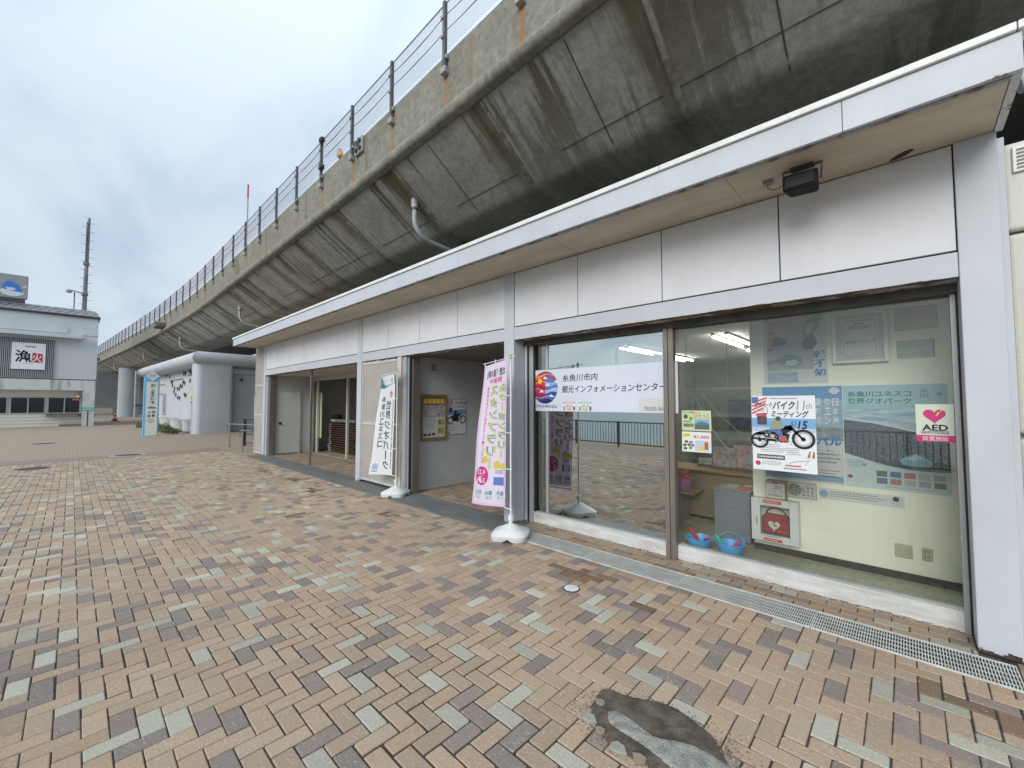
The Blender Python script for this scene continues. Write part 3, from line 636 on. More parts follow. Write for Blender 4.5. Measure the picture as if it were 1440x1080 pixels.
for k, x in enumerate(PX):
    y = vy(x) - .055
    far = x < -50
    if post_me is None:
        mb = MB(); mb.box(-.035, .035, -.035, .035, -.42, 1.02)
        o = mb.build('post', M_GALV, fen, bevel=.006); 
        me = o.data; co = np.zeros(len(me.vertices) * 3); me.vertices.foreach_get('co', co); co = co.reshape(-1, 3) + np.array(OFF[fen.name]); me.vertices.foreach_set('co', co.ravel()); me.update(); post_me = o
        post = o
    else: post = post_me.copy(); COL.objects.link(post); post.parent = fen
    post.location = Vector((x, y, 8.35)) - Vector(OFF[fen.name]); OFF[post.name] = (x, y, 8.35)
    if not far:
        MB().box(x - .075, x + .075, y - .055, y + .056, 8.35 - .43, 8.35 - .30).build('foot_bracket', M_ZINC, fen, bevel=.01)
        MB().box(x - .075, x + .075, y - .02, y + .056, 8.35 - .14, 8.35 - .06).build('upper_bracket', M_ZINC, fen, bevel=.01)
        if k < 16:
            for dz in (.31, .69): MB().box(x - .06, x + .02, y - .06, y + .03, 8.32 + dz, 8.38 + dz).build('cable_clip', M_ZINC, fen)
    if k < len(PX) - 1:
        x2 = PX[k + 1]; y2 = vy(x2) - .055; ang = math.atan2(y2 - y, -(x2 - x))
        if not panel_me:
            o = MB(); o.v, o.f, o.m = wm.v, wm.f, wm.m; o = o.build('mesh_panel', M_WIRE, fen)
            me = o.data; co = np.zeros(len(me.vertices) * 3); me.vertices.foreach_get('co', co); co = co.reshape(-1, 3) + np.array(OFF[fen.name]); me.vertices.foreach_set('co', co.ravel()); me.update(); panel_me['a'] = o
        else: o = panel_me['a'].copy(); COL.objects.link(o); o.parent = fen
        o.location = Vector((x, y + .03, 8.38)) - Vector(OFF[fen.name]); o.rotation_euler = (0, 0, -ang)
        L0, L1 = Vector((x, y, 0)), Vector((x2, y2, 0))
        for (zz, sg, rr, nm) in [(9.36, 0, .013, 'top_rail'), (9.03, .05, .008, 'cable'), (8.72, .03, .008, 'cable')]:
            if far and nm == 'cable': continue
            pts = [tuple(L0.lerp(L1, t) + Vector((0, -.03 if nm == 'cable' else .03, zz - sg * 4 * t * (1 - t)))) for t in (0, .25, .5, .75, 1)]
            MB().tube(pts, rr, 5).build(nm, M_GALV, fen)
        MB().tube([(x, y + .09, 8.365), (x2, y2 + .09, 8.365)], .012, 5).build('bottom_rail', M_ZINC, fen)
# things fixed to the viaduct
jb = MB().box(-10.0, -9.6, 4.74, 4.80, 7.92, 8.32).build('service_plate', M_ZINC, bevel=.01); tag(jb, 'small galvanised plate with round cable hub on the parapet face', 'service plate')
mb = MB()
for (dx, dz) in [(0, 0), (-.09, .09), (.08, .10), (-.08, -.10), (.10, -.09)]: mb.cyl((-9.8 + dx, 4.745, 8.12 + dz), (-9.8 + dx, 4.69, 8.12 + dz), .055, n=12)
mb.build('cable_hub', plain('hub_dark', (.06, .065, .07), .5), jb, smooth=True)
yl = thing('marker_lamp', (-11.45, 5.0, 8.3), 'little yellow marker lamp behind the parapet mesh', 'marker lamp')
MB().cyl((-11.45, 5.0, 8.3), (-11.45, 5.0, 8.62), .02, n=8).build('stem', M_GALV, yl); MB().lathe([(.05, 0), (.09, .04), (.09, .16), (.06, .2)], (-11.45, 5.0, 8.60), 14).build('lamp_body', plain('amber', S(225, 165, 40), .4), yl, smooth=True); MB().lathe([(.05, 0), (.05, .05)], (-11.45, 5.0, 8.80), 12).build('cap', plain('cap_dark', (.04, .04, .04), .5), yl)
rp = thing('striped_pole', (-20.6, 5.0, 8.35), 'thin pole with a red tip rising above the fence', 'pole')
MB().cyl((-20.6, 5.0, 8.35), (-20.6, 5.0, 10.6), .03, n=8).build('shaft', plain('pole_grey', (.45, .42, .42), .5), rp); MB().cyl((-20.6, 5.0, 10.6), (-20.6, 5.0, 11.2), .034, n=8).build('tip', plain('pole_red', S(200, 60, 50), .5), rp)
for kk, dz in ((0, .93), (1, .12)):
    eb = MB().box(-12.16, -12.0, 4.68, 4.80, 8.35 + dz - .06, 8.35 + dz + .06).box(-12.001, -11.94, 4.70, 4.78, 8.35 + dz - .04, 8.35 + dz + .04).build('sensor_box', plain('sensor_dark', (.05, .05, .05), .5), bevel=.012)
    tag(eb, ['dark sensor box at the foot of a fence post above the drain pipe', 'dark camera housing at the top of a fence post'][0 if kk else 1], 'sensor box')
# drain pipes
M_PIPE = surf('pipe_grey', (.50, .53, .54), (.40, .43, .43), scale=5, rough=.5)
for i, (x, lab) in enumerate([(-8.54, 'white drain pipe curving under the viaduct above the shop roof'), (-24.5, 'drain pipe on the viaduct soffit above the left roof corner'), (-39.5, 'drain pipe on the soffit behind the museum cornice corner'), (-54, 'drain pipe on the soffit above the far end of the museum'), (-72, 'farthest drain pipe on the soffit beside the round pier')]):
    yb = vy(x) + .80
    dp = thing('drain_pipe', (x, yb, 5.6), lab, 'drain pipe', 'drain pipes under the viaduct')
    cur = [(x, yb, 6.45), (x, yb, 6.12)] + [(x, yb + .62 * (1 - math.cos(a)), 6.12 - .45 * math.sin(a)) for a in np.linspace(.2, 1.45, 7)] + [(x, yb + 1.1, 5.63), (x, yb + 2.2, 5.56)]
    MB().tube(cur, .062, 14).build('pipe', M_PIPE, dp, smooth=True)
    MB().cyl((x, yb, 6.40), (x, yb, 6.66), .085, .088, n=18).build('socket', M_PIPE, dp, smooth=True)
    MB().cyl((x, yb, 6.34), (x, yb, 6.38), .072, n=16).box(x - .012, x + .30, yb + .05, yb + .08, 6.35, 6.375).build('clamp', plain('clamp_dark', (.10, .10, .10), .5, .5), dp)
    MB().cyl((x, yb + 1.55, 5.52), (x, yb + 1.55, 5.98), .015, n=6).lathe([(.05, 0), (.05, .02)], (x, yb + 1.55, 5.95), 10).build('hanger', plain('clamp_dark', (.1, .1, .1), .5), dp)

# ================================================================== INFORMATION BUILDING
def painted(name, col, rustiness=0.0, edge=None, scale=3.0, rough=.5):
    """grey-white painted steel; rust and chips where noise and the given edge height agree"""
    if name in MATS: return MATS[name]
    m, t, b = _mk(name); N = t.nodes.new; L = t.links.new
    b.inputs['Roughness'].default_value = rough
    g = N('ShaderNodeNewGeometry'); sp = N('ShaderNodeSeparateXYZ'); L(g.outputs['Position'], sp.inputs[0])
    n = N('ShaderNodeTexNoise'); n.inputs['Scale'].default_value = 1.3; n.inputs['Detail'].default_value = 7; n.inputs['Roughness'].default_value = .6; L(g.outputs['Position'], n.inputs['Vector'])
    r = N('ShaderNodeMapRange'); r.inputs[1].default_value = .3; r.inputs[2].default_value = .7; r.inputs[3].default_value = .90; r.inputs[4].default_value = 1.05; L(n.outputs['Fac'], r.inputs[0])
    nf = N('ShaderNodeTexNoise'); nf.inputs['Scale'].default_value = 220; nf.inputs['Detail'].default_value = 2; L(g.outputs['Position'], nf.inputs['Vector'])
    sc = N('ShaderNodeVectorMath'); sc.operation = 'SCALE'; sc.inputs[0].default_value = col; L(r.outputs[0], sc.inputs['Scale'])
    last = sc.outputs[0]
    # vertical grime
    mp = N('ShaderNodeMapping'); mp.inputs['Scale'].default_value = (6, 6, .5); L(g.outputs['Position'], mp.inputs[0])
    n2 = N('ShaderNodeTexNoise'); n2.inputs['Scale'].default_value = 1.5; n2.inputs['Detail'].default_value = 5; L(mp.outputs[0], n2.inputs['Vector'])
    r2 = N('ShaderNodeMapRange'); r2.inputs[1].default_value = .55; r2.inputs[2].default_value = .8; r2.inputs[4].default_value = .10; L(n2.outputs['Fac'], r2.inputs[0])
    m2 = N('ShaderNodeMixRGB'); m2.inputs[2].default_value = (.30, .28, .24, 1); L(r2.outputs[0], m2.inputs[0]); L(last, m2.inputs[1]); last = m2.outputs[0]
    if rustiness:
        n3 = N('ShaderNodeTexNoise'); n3.inputs['Scale'].default_value = scale; n3.inputs['Detail'].default_value = 9; n3.inputs['Roughness'].default_value = .68; L(g.outputs['Position'], n3.inputs['Vector'])
        v = n3.outputs['Fac']
        if edge is not None:
            e = N('ShaderNodeMapRange'); e.inputs[1].default_value = edge[0]; e.inputs[2].default_value = edge[1]; e.inputs[3].default_value = edge[2]; e.inputs[4].default_value = 0.0; L(sp.outputs[2], e.inputs[0])
            ad = N('ShaderNodeMath'); ad.operation = 'ADD'; L(v, ad.inputs[0]); L(e.outputs[0], ad.inputs[1]); v = ad.outputs[0]
        r3 = N('ShaderNodeMapRange'); r3.inputs[1].default_value = .74 - rustiness; r3.inputs[2].default_value = .78 - rustiness; L(v, r3.inputs[0])
        cr = N('ShaderNodeMixRGB'); L(nf.outputs['Fac'], cr.inputs[0]); cr.inputs[1].default_value = (.30, .17, .08, 1); cr.inputs[2].default_value = (.08, .05, .035, 1)
        m3 = N('ShaderNodeMixRGB'); L(r3.outputs[0], m3.inputs[0]); L(last, m3.inputs[1]); L(cr.outputs[0], m3.inputs[2]); last = m3.outputs[0]
    L(last, b.inputs['Base Color'])
    bp = N('ShaderNodeBump'); bp.inputs['Strength'].default_value = .5; bp.inputs['Distance'].default_value = .002; L(nf.outputs['Fac'], bp.inputs['Height']); L(bp.outputs[0], b.inputs['Normal'])
    return m
PAINT = (.53, .555, .60)
M_PIL = painted('pillar_paint', PAINT, .02, (0.0, .12, .30))
M_LIN = painted('lintel_paint', PAINT, .02, (2.528, 2.548, .24))
M_FAS = painted('fascia_paint', (.55, .575, .62), .06, (3.474, 3.50, .10), scale=6)
M_PAN = painted('panel_paint', (.665, .672, .70), 0)
M_SOFB = surf('soffit_board', (.60, .54, .45), (.50, .44, .355), scale=2.0, rough=.85, stretch=(.5, 2, 1))
M_CAP = surf('roof_cap', (.80, .80, .79), (.72, .71, .69), scale=4, rough=.45)
M_DARK = plain('void_dark', (.02, .02, .02), .9)
M_ALU = surf('aluminium', (.52, .53, .54), (.44, .45, .46), scale=3, rough=.38, metal=.35, stretch=(1, 1, .2))
M_BRZ = surf('bronze_anod', (.29, .255, .22), (.22, .19, .165), scale=2, rough=.35, metal=.5, stretch=(2, 2, .3))
M_SILL = surf('sill_alu', (.66, .66, .66), (.52, .50, .46), scale=2.5, rough=.45, stretch=(1, 1, 5))
M_BEIGE = surf('beige_panel', (.40, .375, .335), (.345, .325, .29), scale=1.6, rough=.7)
M_BTRIM = surf('beige_trim', (.56, .54, .50), rough=.6)
M_GREYW = surf('grey_wall', (.52, .55, .555), (.46, .485, .49), scale=1.5, rough=.7)
M_CREAM = surf('cream_wall', (.86, .875, .745), (.84, .855, .725), scale=1.2, rough=.8, fine=.03)
M_RUST = surf('rust', (.10, .058, .036), (.04, .03, .024), scale=18, rough=.95, bscale=90, fine=.3)
bld = thing('information_building', (-7.5, 4.2, 0), 'long single-storey grey-white visitor information building with a flat overhanging roof', 'building')
# pillars
for (a, c) in [(-14.93, -14.74), (-8.56, -8.37), (-4.125, -3.935), (.30, .50)]:
    p = MB().box(a, c, 4.2, 4.42, 0, 3.479).build('pillar', M_PIL, bld, bevel=.006)
MB().box(.502, .548, 4.34, 4.52, 0, 3.479).build('corner_trim', M_PIL, bld)
for k, z in enumerate((.02,)):    # rusted foot of the right pillar
    mb = MB()
    rnd = random.Random(4)
    for i in range(9): x = .31 + i * .02; mb.box(x, x + .019, 4.1965, 4.1985, 0, .012 + rnd.random() * .03)
    mb.build('rusted_foot', M_RUST, bld)
# lintel beams and upper panels
BAYS = [(-14.737, -8.563, 6), (-8.367, -4.128, 4), (-3.932, .297, 4)]
for (a, c, n) in BAYS:
    MB().box(a, c, 4.204, 4.40, 2.528, 2.703).build('lintel', M_LIN, bld, bevel=.004)
    MB().box(a, c, 4.25, 4.27, 2.69, 3.479).build('backing', M_DARK, bld)
    w = (c - a) / n
    for k in range(n):
        MB().box(a + k * w + .005, a + (k + 1) * w - .005, 4.212, 4.245, 2.719, 3.470).build('upper_panel', M_PAN, bld, bevel=.003)
    # flaking rusty lower flange
    rnd = random.Random(int(-a * 10)); mb = MB(); x = a + .002
    while x < c - .05:
        wdt = min(rnd.uniform(.05, .22), c - .002 - x); mb.box(x, x + wdt, 4.215 + rnd.random() * .01, 4.235, 2.528 - rnd.choice([.006, .012, .02, .028]), 2.5279); x += wdt
    mb.build('rusty_flange', M_RUST, bld)
# roof: slab, fascia, cap, soffit
MB().box(-15.58, .50, 3.56, 11.9, 3.52, 3.66).build('roof_slab', surf('roof_top', (.11, .11, .105), rough=.95), bld)
for fa, fb in ((-15.62, -12.4), (-12.4, -8.35), (-8.35, -4.3), (-4.3, -.25), (-.25, .53)): MB().box(fa + .0015, fb - .0015, 3.50, 3.535, 3.474, 3.686).build('fascia', M_FAS, bld, bevel=.004)
MB().box(.49, .53, 3.536, 4.215, 3.474, 3.686).build('end_fascia', M_FAS, bld)
MB().box(-15.62, -15.58, 3.536, 4.6, 3.474, 3.686).build('end_fascia', M_FAS, bld)
cx = -15.65
while cx < .54:
    c2 = min(cx + 2.02, .56); MB().box(cx + .0025, c2 - .0025, 3.478, 3.62, 3.692, 3.738).build('roof_cap', M_CAP, bld, bevel=.004); cx = c2
MB().box(-15.58, .489, 3.5355, 3.558, 3.462, 3.4795).build('fascia_lip', surf('lip_grey', (.30, .31, .33), (.12, .115, .11), scale=7, rough=.7, lo=.5, hi=.6), bld)
k = 0
for a in np.arange(-15.57, .45, 1.82):
    MB().box(a + .002, min(a + 1.82, .488) - .002, 3.5585, 4.46, 3.480, 3.498).build('soffit_board', M_SOFB, bld)
MB().prism([(-.035, 4.195), (-.02, 4.165), (.015, 4.125), (.05, 4.10), (.085, 4.092), (.105, 4.108), (.085, 4.14), (.06, 4.165), (.035, 4.185), (.0, 4.197)], lambda u, v, d: (u, v, d), 3.4765, 3.4795).build('rust_spot', M_RUST, bld)
# --- body behind: side and back walls, ceiling, inner floor
M_WALLO = surf('outer_wall', (.45, .46, .47), rough=.8)
MB().box(-15.3, .49, 11.4, 11.6, 0, 3.5).build('back_wall', M_WALLO, bld)
MB().box(.40, .49, 4.44, 11.38, 0, 3.5).build('right_wall', M_WALLO, bld)
MB().box(-15.3, -15.2, 4.46, 11.38, 0, 3.5).build('left_wall', M_WALLO, bld)
M_FLOOR = surf('vinyl_floor', (.50, .50, .38), (.36, .365, .28), scale=26, rough=.35, bscale=90, fine=.2)
M_CEIL = surf('ceiling_board', (.66, .67, .65), rough=.85)
MB().box(-4.0, .40, 4.55, 11.38, -.02, .06).build('inner_floor', M_FLOOR, bld)
MB().box(-4.0, .40, 4.52, 11.38, 2.66, 2.75).build('ceiling', M_CEIL, bld)
MB().box(-4.06, -4.0, 4.44, 11.38, 0, 3.45).build('partition', surf('inner_grey2', (.36, .37, .33), rough=.85), bld)
MB().box(-4.0, .40, 11.28, 11.37, .06, 2.66).build('inner_back_wall', surf('inner_grey', (.34, .35, .31), rough=.85), bld)
# cream poster wall just behind the right pane
MB().box(-1.255, .40, 5.222, 5.32, .06, 2.66).build('poster_wall', M_CREAM, bld)
MB().box(-1.258, .30, 5.208, 5.2205, .0605, .125).build('skirting', plain('skirting_dark', (.035, .033, .032), .5), bld)
MB().box(.305, .395, 4.56, 5.2215, .06, 2.66).build('return_wall', M_CREAM, bld)
# --- shop window frame
MB().box(-3.93, .299, 4.40, 4.56, 2.46, 2.527).build('frame_head', surf('frame_dark', (.10, .095, .085), (.06, .055, .05), scale=8, rough=.6), bld)
for (a, c, y0, y1, m_) in [(-3.932, -3.895, 4.425, 4.50, M_PIL), (-3.894, -3.872, 4.44, 4.5, M_DARK), (-3.871, -3.80, 4.45, 4.53, M_ALU), (-3.799, -3.775, 4.47, 4.53, M_DARK), (-3.60, -3.565, 4.49, 4.54, M_ALU)]:
    MB().box(a, c, y0, y1, .0 if m_ is not M_ALU or a < -3.7 else .15, 2.459).build('jamb', m_, bld)
MB().box(.262, .290, 4.455, 4.53, 0, 2.459).build('jamb', M_ALU, bld)
MB().box(.2905, .2995, 4.43, 4.53, 0, 2.459).build('jamb', M_RUST, bld)
MB().box(-1.905, -1.858, 4.405, 4.50, 0.0, 2.46).build('mullion', M_BRZ, bld, bevel=.004)
MB().box(-1.855, -1.80, 4.415, 4.50, 0.0, 2.46).build('mullion', M_BRZ, bld, bevel=.004)
for (a, c) in [(-3.80, -1.906), (-1.799, .262)]:
    MB().box(a, c, 4.462, 4.545, .0, .148).build('sill', M_SILL, bld, bevel=.004)
    MB().box(a, c, 4.478, 4.545, .1485, .158).build('sill_rail', M_ALU, bld)
    rnd = random.Random(3); mb = MB(); x = a   # crumbled mortar along the foot of the sill
    while x < c - .08: w_ = rnd.uniform(.03, .11); mb.box(x, x + w_, 4.445 - rnd.random() * .012, 4.4615, -.005, .004 + rnd.random() * .008); x += w_ * rnd.uniform(1.0, 1.8)
    mb.build('mortar_edge', surf('mortar_crumb', (.42, .39, .34), (.16, .14, .12), scale=25, rough=.95), bld)['kind'] = 'stuff'
G_CLEAR = glass('clear_glass', .085, (.98, 1.0, .98))
G_FILM = glass('film_glass', .60, (.34, .40, .38))
MB().box(-3.775, -3.602, 4.503, 4.511, .15, 2.459).build('glass_pane', G_CLEAR, bld)
MB().add([(-3.565, 4.505, .15), (-1.906, 4.505, .15), (-1.906, 4.505, 2.459), (-3.565, 4.505, 2.459)], [(0, 1, 2, 3)]).build('glass_pane', G_FILM, bld)
MB().add([(-1.799, 4.505, .15), (.262, 4.505, .15), (.262, 4.505, 2.459), (-1.799, 4.505, 2.459)], [(0, 1, 2, 3)]).build('glass_pane', G_CLEAR, bld)
# --- middle bay: shutter panel, jambs, passage
def framed_panel(x0, x1, z0, z1, y, rails):
    MB().box(x0, x1, y, y + .03, z0, z1).build('shutter_panel', M_BEIGE, bld)
    MB().box(x0, x0 + .035, y - .012, y - .0005, z0, z1).build('panel_trim', M_BTRIM, bld); MB().box(x1 - .03, x1, y - .012, y - .0005, z0, z1).build('panel_trim', M_BTRIM, bld)
    for z in rails: MB().box(x0 + .036, x1 - .031, y - .011, y - .0005, z, z + .05).build('panel_trim', M_BTRIM, bld)
framed_panel(-8.365, -6.96, .06, 2.527, 4.235, (.062, 1.21, 2.45))
MB().box(-6.955, -6.83, 4.21, 4.34, 0, 2.527).build('jamb', surf('jamb_cream', (.60, .58, .52), (.40, .34, .27), scale=2.5, rough=.6, stretch=(1, 1, .5)), bld, bevel=.004)
for (a, c, y0, y1, m_) in [(-6.828, -6.70, 4.24, 4.36, M_ALU), (-6.698, -6.63, 4.28, 4.36, M_ALU), (-6.628, -6.60, 4.26, 4.40, M_DARK), (-6.598, -6.56, 4.30, 4.44, M_BRZ)]:
    MB().box(a, c, y0, y1, 0, 2.527).build('jamb', m_, bld)
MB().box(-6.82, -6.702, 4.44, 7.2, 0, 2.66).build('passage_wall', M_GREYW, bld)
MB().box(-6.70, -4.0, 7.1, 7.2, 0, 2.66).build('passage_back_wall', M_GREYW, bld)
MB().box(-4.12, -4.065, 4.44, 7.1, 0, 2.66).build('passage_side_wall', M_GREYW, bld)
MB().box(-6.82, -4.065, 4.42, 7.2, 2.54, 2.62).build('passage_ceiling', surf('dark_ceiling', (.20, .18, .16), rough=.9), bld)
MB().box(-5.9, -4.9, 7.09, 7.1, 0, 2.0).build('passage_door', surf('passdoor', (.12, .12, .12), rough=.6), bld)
# --- left bay
framed_panel(-15.74, -14.94, .02, 3.474, 4.205, (.03, 1.25, 2.2, 3.42))
MB().box(-14.735, -14.60, 4.24, 4.44, 0, 2.527).build('jamb', surf('jamb_blue', (.42, .44, .49), rough=.6), bld)
MB().box(-14.598, -14.56, 4.30, 4.46, 0, 2.527).build('jamb', M_BRZ, bld)
MB().box(-14.80, -14.652, 4.46, 5.62, 0, 2.7).build('recess_wall', M_GREYW, bld)
MB().box(-8.56, -8.50, 4.43, 11.3, 0, 2.7).build('recess_wall', M_GREYW, bld)
MB().box(-14.66, -8.5, 4.42, 11.3, 2.53, 2.6).build('recess_ceiling', surf('recess_ceil', (.62, .58, .50), rough=.85), bld)
dr = MB().box(-14.651, -14.625, 4.55, 5.19, .04, 2.03).build('door', surf('door_paint', (.60, .635, .62), (.57, .60, .585), scale=1, rough=.55), bld, bevel=.003)
MB().box(-14.651, -14.61, 4.49, 4.548, .0, 2.09).box(-14.651, -14.61, 5.192, 5.25, 0, 2.09).box(-14.651, -14.61, 4.548, 5.192, 2.032, 2.09).build('door_frame', M_BTRIM, bld)
MB().cyl((-14.625, 4.63, 1.0), (-14.575, 4.63, 1.0), .028, n=12).cyl((-14.625, 4.63, 1.0), (-14.62, 4.63, 1.0), .045, n=12).build('door_knob', plain('knob', (.06, .055, .05), .3, .8), dr)
for z in (.35, 1.05, 1.75): MB().cyl((-14.618, 5.186, z), (-14.618, 5.186, z + .11), .012, n=8).build('hinge', M_ALU, dr)
MB().box(-14.66, -13.60, 5.60, 5.66, 2.395, 2.53).box(-13.6, -8.5, 5.60, 5.66, 2.395, 2.53).build('glazing_head', M_BTRIM, bld)
for x in (-14.62, -14.2, -12.02, -10.2): MB().box(x - .035, x + .035, 5.60, 5.66, 0, 2.395).build('glazing_post', M_BTRIM, bld)
MB().add([(-14.58, 5.63, .02), (-14.24, 5.63, .02), (-14.24, 5.63, 2.39), (-14.58, 5.63, 2.39)], [(0, 1, 2, 3)]).build('glass_pane', G_CLEAR, bld)
MB().box(-11.63, -11.575, 4.40, 4.45, 0, 2.527).build('post', M_BRZ, bld)
MB().box(-14.6, -8.5, 5.6, 9.0, -.03, .012).build('hall_floor', surf('hall_floor', (.42, .34, .24), (.34, .28, .20), scale=2, rough=.5), bld)
MB().box(-15.15, -8.56, 8.2, 8.3, 0, 2.53).build('hall_back_wall', surf('hall_cream', (.74, .70, .54), rough=.85), bld)
for x in (-14.1, -12.6, -11.3): MB().box(x, x + .04, 8.17, 8.199, 0, 2.53).build('wall_batten', surf('batten', (.40, .37, .28), rough=.8), bld)

# ------------------------------------------------------------------ drain grate along the shop front
M_GRT = surf('grate_steel', (.66, .66, .63), (.54, .53, .50), scale=7, rough=.4)
gx = [-3.75, -2.55, -1.56, -.56, .455]
for gi in range(4):
    a, c = gx[gi] + .002, gx[gi + 1] - .002
    gt = thing('drain_grate', ((a + c) / 2, 3.95, 0), ['drain grate section starting behind the pink banner base', 'drain grate section in front of the film-covered window', 'drain grate section in front of the blue buckets', 'drain grate section ending at the right pillar foot'][gi], 'drain grate', 'drain grate sections along the shop front')
    MB().box(a, c, 3.793, 3.803, -.03, .004).box(a, c, 4.112, 4.122, -.03, .004).box(a, a + .006, 3.803, 4.112, -.03, .004).box(c - .006, c, 3.803, 4.112, -.03, .004).build('frame', M_GRT, gt)
    mb = MB(); x = a + .0135
    while x < c - .008: mb.box(x, x + .0052, 3.8032, 4.1118, -.024, .003); x += .0146
    mb.build('bars', M_GRT, gt)
    mb = MB()
    for y in (3.86, 3.925, 3.99, 4.055): mb.box(a + .0062, c - .0062, y - .002, y + .002, -.014, -.002)
    mb.build('cross_rods', M_GRT, gt)
    MB().box(a, c, 3.793, 4.122, -.0094, -.0085).build('channel_bed', M_DARK, gt)

# ================================================================== BANNERS
M_WPLA = surf('white_plastic', (.74, .75, .74), (.66, .66, .65), scale=8, rough=.4)
def cloth_mat(name, col):
    m, t, b = _mk(name); b.inputs['Base Color'].default_value = (*col, 1); b.inputs['Roughness'].default_value = .8
    tr = t.nodes.new('ShaderNodeBsdfTranslucent'); tr.inputs[0].default_value = (*col, 1)
    mx = t.nodes.new('ShaderNodeMixShader'); mx.inputs[0].default_value = .3
    out = t.nodes['Material Output']; t.links.new(b.outputs[0], mx.inputs[1]); t.links.new(tr.outputs[0], mx.inputs[2]); t.links.new(mx.outputs[0], out.inputs[0])
    return m
def banner(px_, py_, TL, TR, BR, BL, cloth, label, arm_z):
    root = thing('banner_stand', (px_, py_, 0), label, 'banner', 'banner stands in front of the building')
    # water-filled base: square foot with arched cut-outs, domed top
    n = 40; s = .215; prof = [(1.0, .0), (1.03, .012), (1.03, .068), (.94, .084), (.62, .118), (.36, .150), (.18, .168)]
    vs, fs = [], []
    for r, z in prof:
        for k in range(n):
            a = 2 * math.pi * k / n; c, s_ = math.cos(a), math.sin(a)
            sq = (abs(c) ** 4.5 + abs(s_) ** 4.5) ** (-1 / 4.5); mixr = sq if z < .086 else (sq * max(0, (.15 - z) / .07) + 1.0 * (1 - max(0, (.15 - z) / .07)))
            zz = z
            if z < .02: zz = z + .035 * max(0, 1 - abs(((math.degrees(a) % 90) - 0 if (math.degrees(a) % 90) < 45 else 90 - (math.degrees(a) % 90)) / 17)) 
            vs.append((px_ + s * r * mixr * math.cos(a + .55), py_ + s * r * mixr * math.sin(a + .55), zz))
    for i in range(len(prof) - 1): fs += [(i * n + k, i * n + (k + 1) % n, (i + 1) * n + (k + 1) % n, (i + 1) * n + k) for k in range(n)]
    fs.append(tuple(range((len(prof) - 1) * n, len(prof) * n)))
    MB().add(vs, fs).build('base', M_WPLA, root, smooth=True)
    MB().cyl((px_, py_, .14), (px_, py_, .27), .024, n=16).cyl((px_, py_, .215), (px_, py_, .275), .033, n=16).build('socket', M_WPLA, root, smooth=True)
    MB().cyl((px_, py_, .2), (px_, py_, arm_z), .0115, n=12).build('pole', M_WPLA, root, smooth=True)
    MB().cyl((px_, py_, arm_z - .02), (px_, py_, arm_z + .035), .016, n=10).build('pole_cap', plain('cap_ochre', (.45, .36, .20), .5), root, smooth=True)
    arm_end = Vector(TL) + Vector((-.02, 0, .035)); st = Vector((px_, py_, arm_z)); ext = st + (st - arm_end).normalized() * .09
    MB().tube([ext, st, arm_end], .006, 8).build('arm', M_WPLA, root, smooth=True)
    TL, TR, BR, BL = map(Vector, (TL, TR, BR, BL)); W = (BR - BL).length; H = (TR - BR).length
    def mapf(u, v, d):
        a, b_ = u / W, v / H
        p = BL.lerp(BR, a).lerp(TL.lerp(TR, a), b_)
        wv = .020 * math.sin(a * 5.0 + b_ * 2.2 + px_) * (1.05 - b_) + .010 * math.sin(b_ * 9 + a * 3) * (1 - a)
        return (p.x, p.y + wv - d, p.z)
    nu, nv = 16, 48
    vs = [mapf(W * i / nu, H * j / nv, 0) for j in range(nv + 1) for i in range(nu + 1)]
    fs = [(j * (nu + 1) + i, j * (nu + 1) + i + 1, (j + 1) * (nu + 1) + i + 1, (j + 1) * (nu + 1) + i) for j in range(nv) for i in range(nu)]
    cl = MB().add(vs, fs).build('cloth', cloth, root, smooth=True)
    # loops that tie the cloth to pole and arm
    for t in (.0, .26, .5, .75, .985):
        p = Vector(mapf(W, H * t, 0)); MB().tube([p + Vector((-.012, 0, 0)), Vector((px_, py_ - .015, p.z)), Vector((px_ + .016, py_, p.z)), Vector((px_, py_ + .014, p.z))], .007, 6).build('tie_loop', M_WPLA, root)
    for t in (.03, .5, .95):
        p = Vector(mapf(W * t, H, 0)); MB().tube([p + Vector((0, 0, -.012)), p + Vector((0, -.004, .042))], .008, 6).build('tie_loop', M_WPLA, root)
    return root, Sheet(cl, mapf, W, H, True)
def cloth_ink(col):
    k = 'cloth_%02x%02x%02x' % tuple(int(max(0, min(1, c)) * 255) for c in col)
    return MATS.get(k) or cloth_mat(k, col)
b1, s1 = banner(-3.583, 3.77, (-4.134, 3.837, 2.144), (-3.645, 3.774, 2.211), (-3.702, 3.77, .341), (-4.287, 3.74, .307), cloth_mat('pink_cloth', (.86, .70, .88)), 'pale pink banner with mirrored yellow lettering on a white base by the middle pillar', 2.225)
def hem(sh, col, n, w):
    sh.rect('hem', 0, 0, w, 1, col, 1, 1, 40); sh.rect('hem', 1 - w, 0, 1, 1, col, 1, 1, 40); sh.rect('hem', 0, 0, 1, w * .35, col, 2, 12, 1)
hem(s1, (.84, .62, .86), 1, .035)
s1.rect('light_field', .10, .02, .94, .985, (.88, .80, .92), 2, 12, 40)
s1.text('北陸「道の駅」', .16, .90, .93, .955, (.05, .05, .07), 4, bold=.015, mirror=True)
s1.text('開催中', .30, .855, .80, .893, (.75, .08, .25), 4, bold=.01, mirror=True)
YG = (.74, .78, .22); BLU = (.12, .26, .52)
for (txt, u0, v0, u1, v1) in [('スタンプラリー', .35, .25, .67, .845), ('＆クーポンラリー', .70, .32, .985, .845)]:
    s1.vtext(txt, u0, v0, u1, v1, BLU, 4, bold=.055, mirror=True, name='lettering_outline'); s1.vtext(txt, u0, v0, u1, v1, YG, 6, bold=.018, mirror=True)
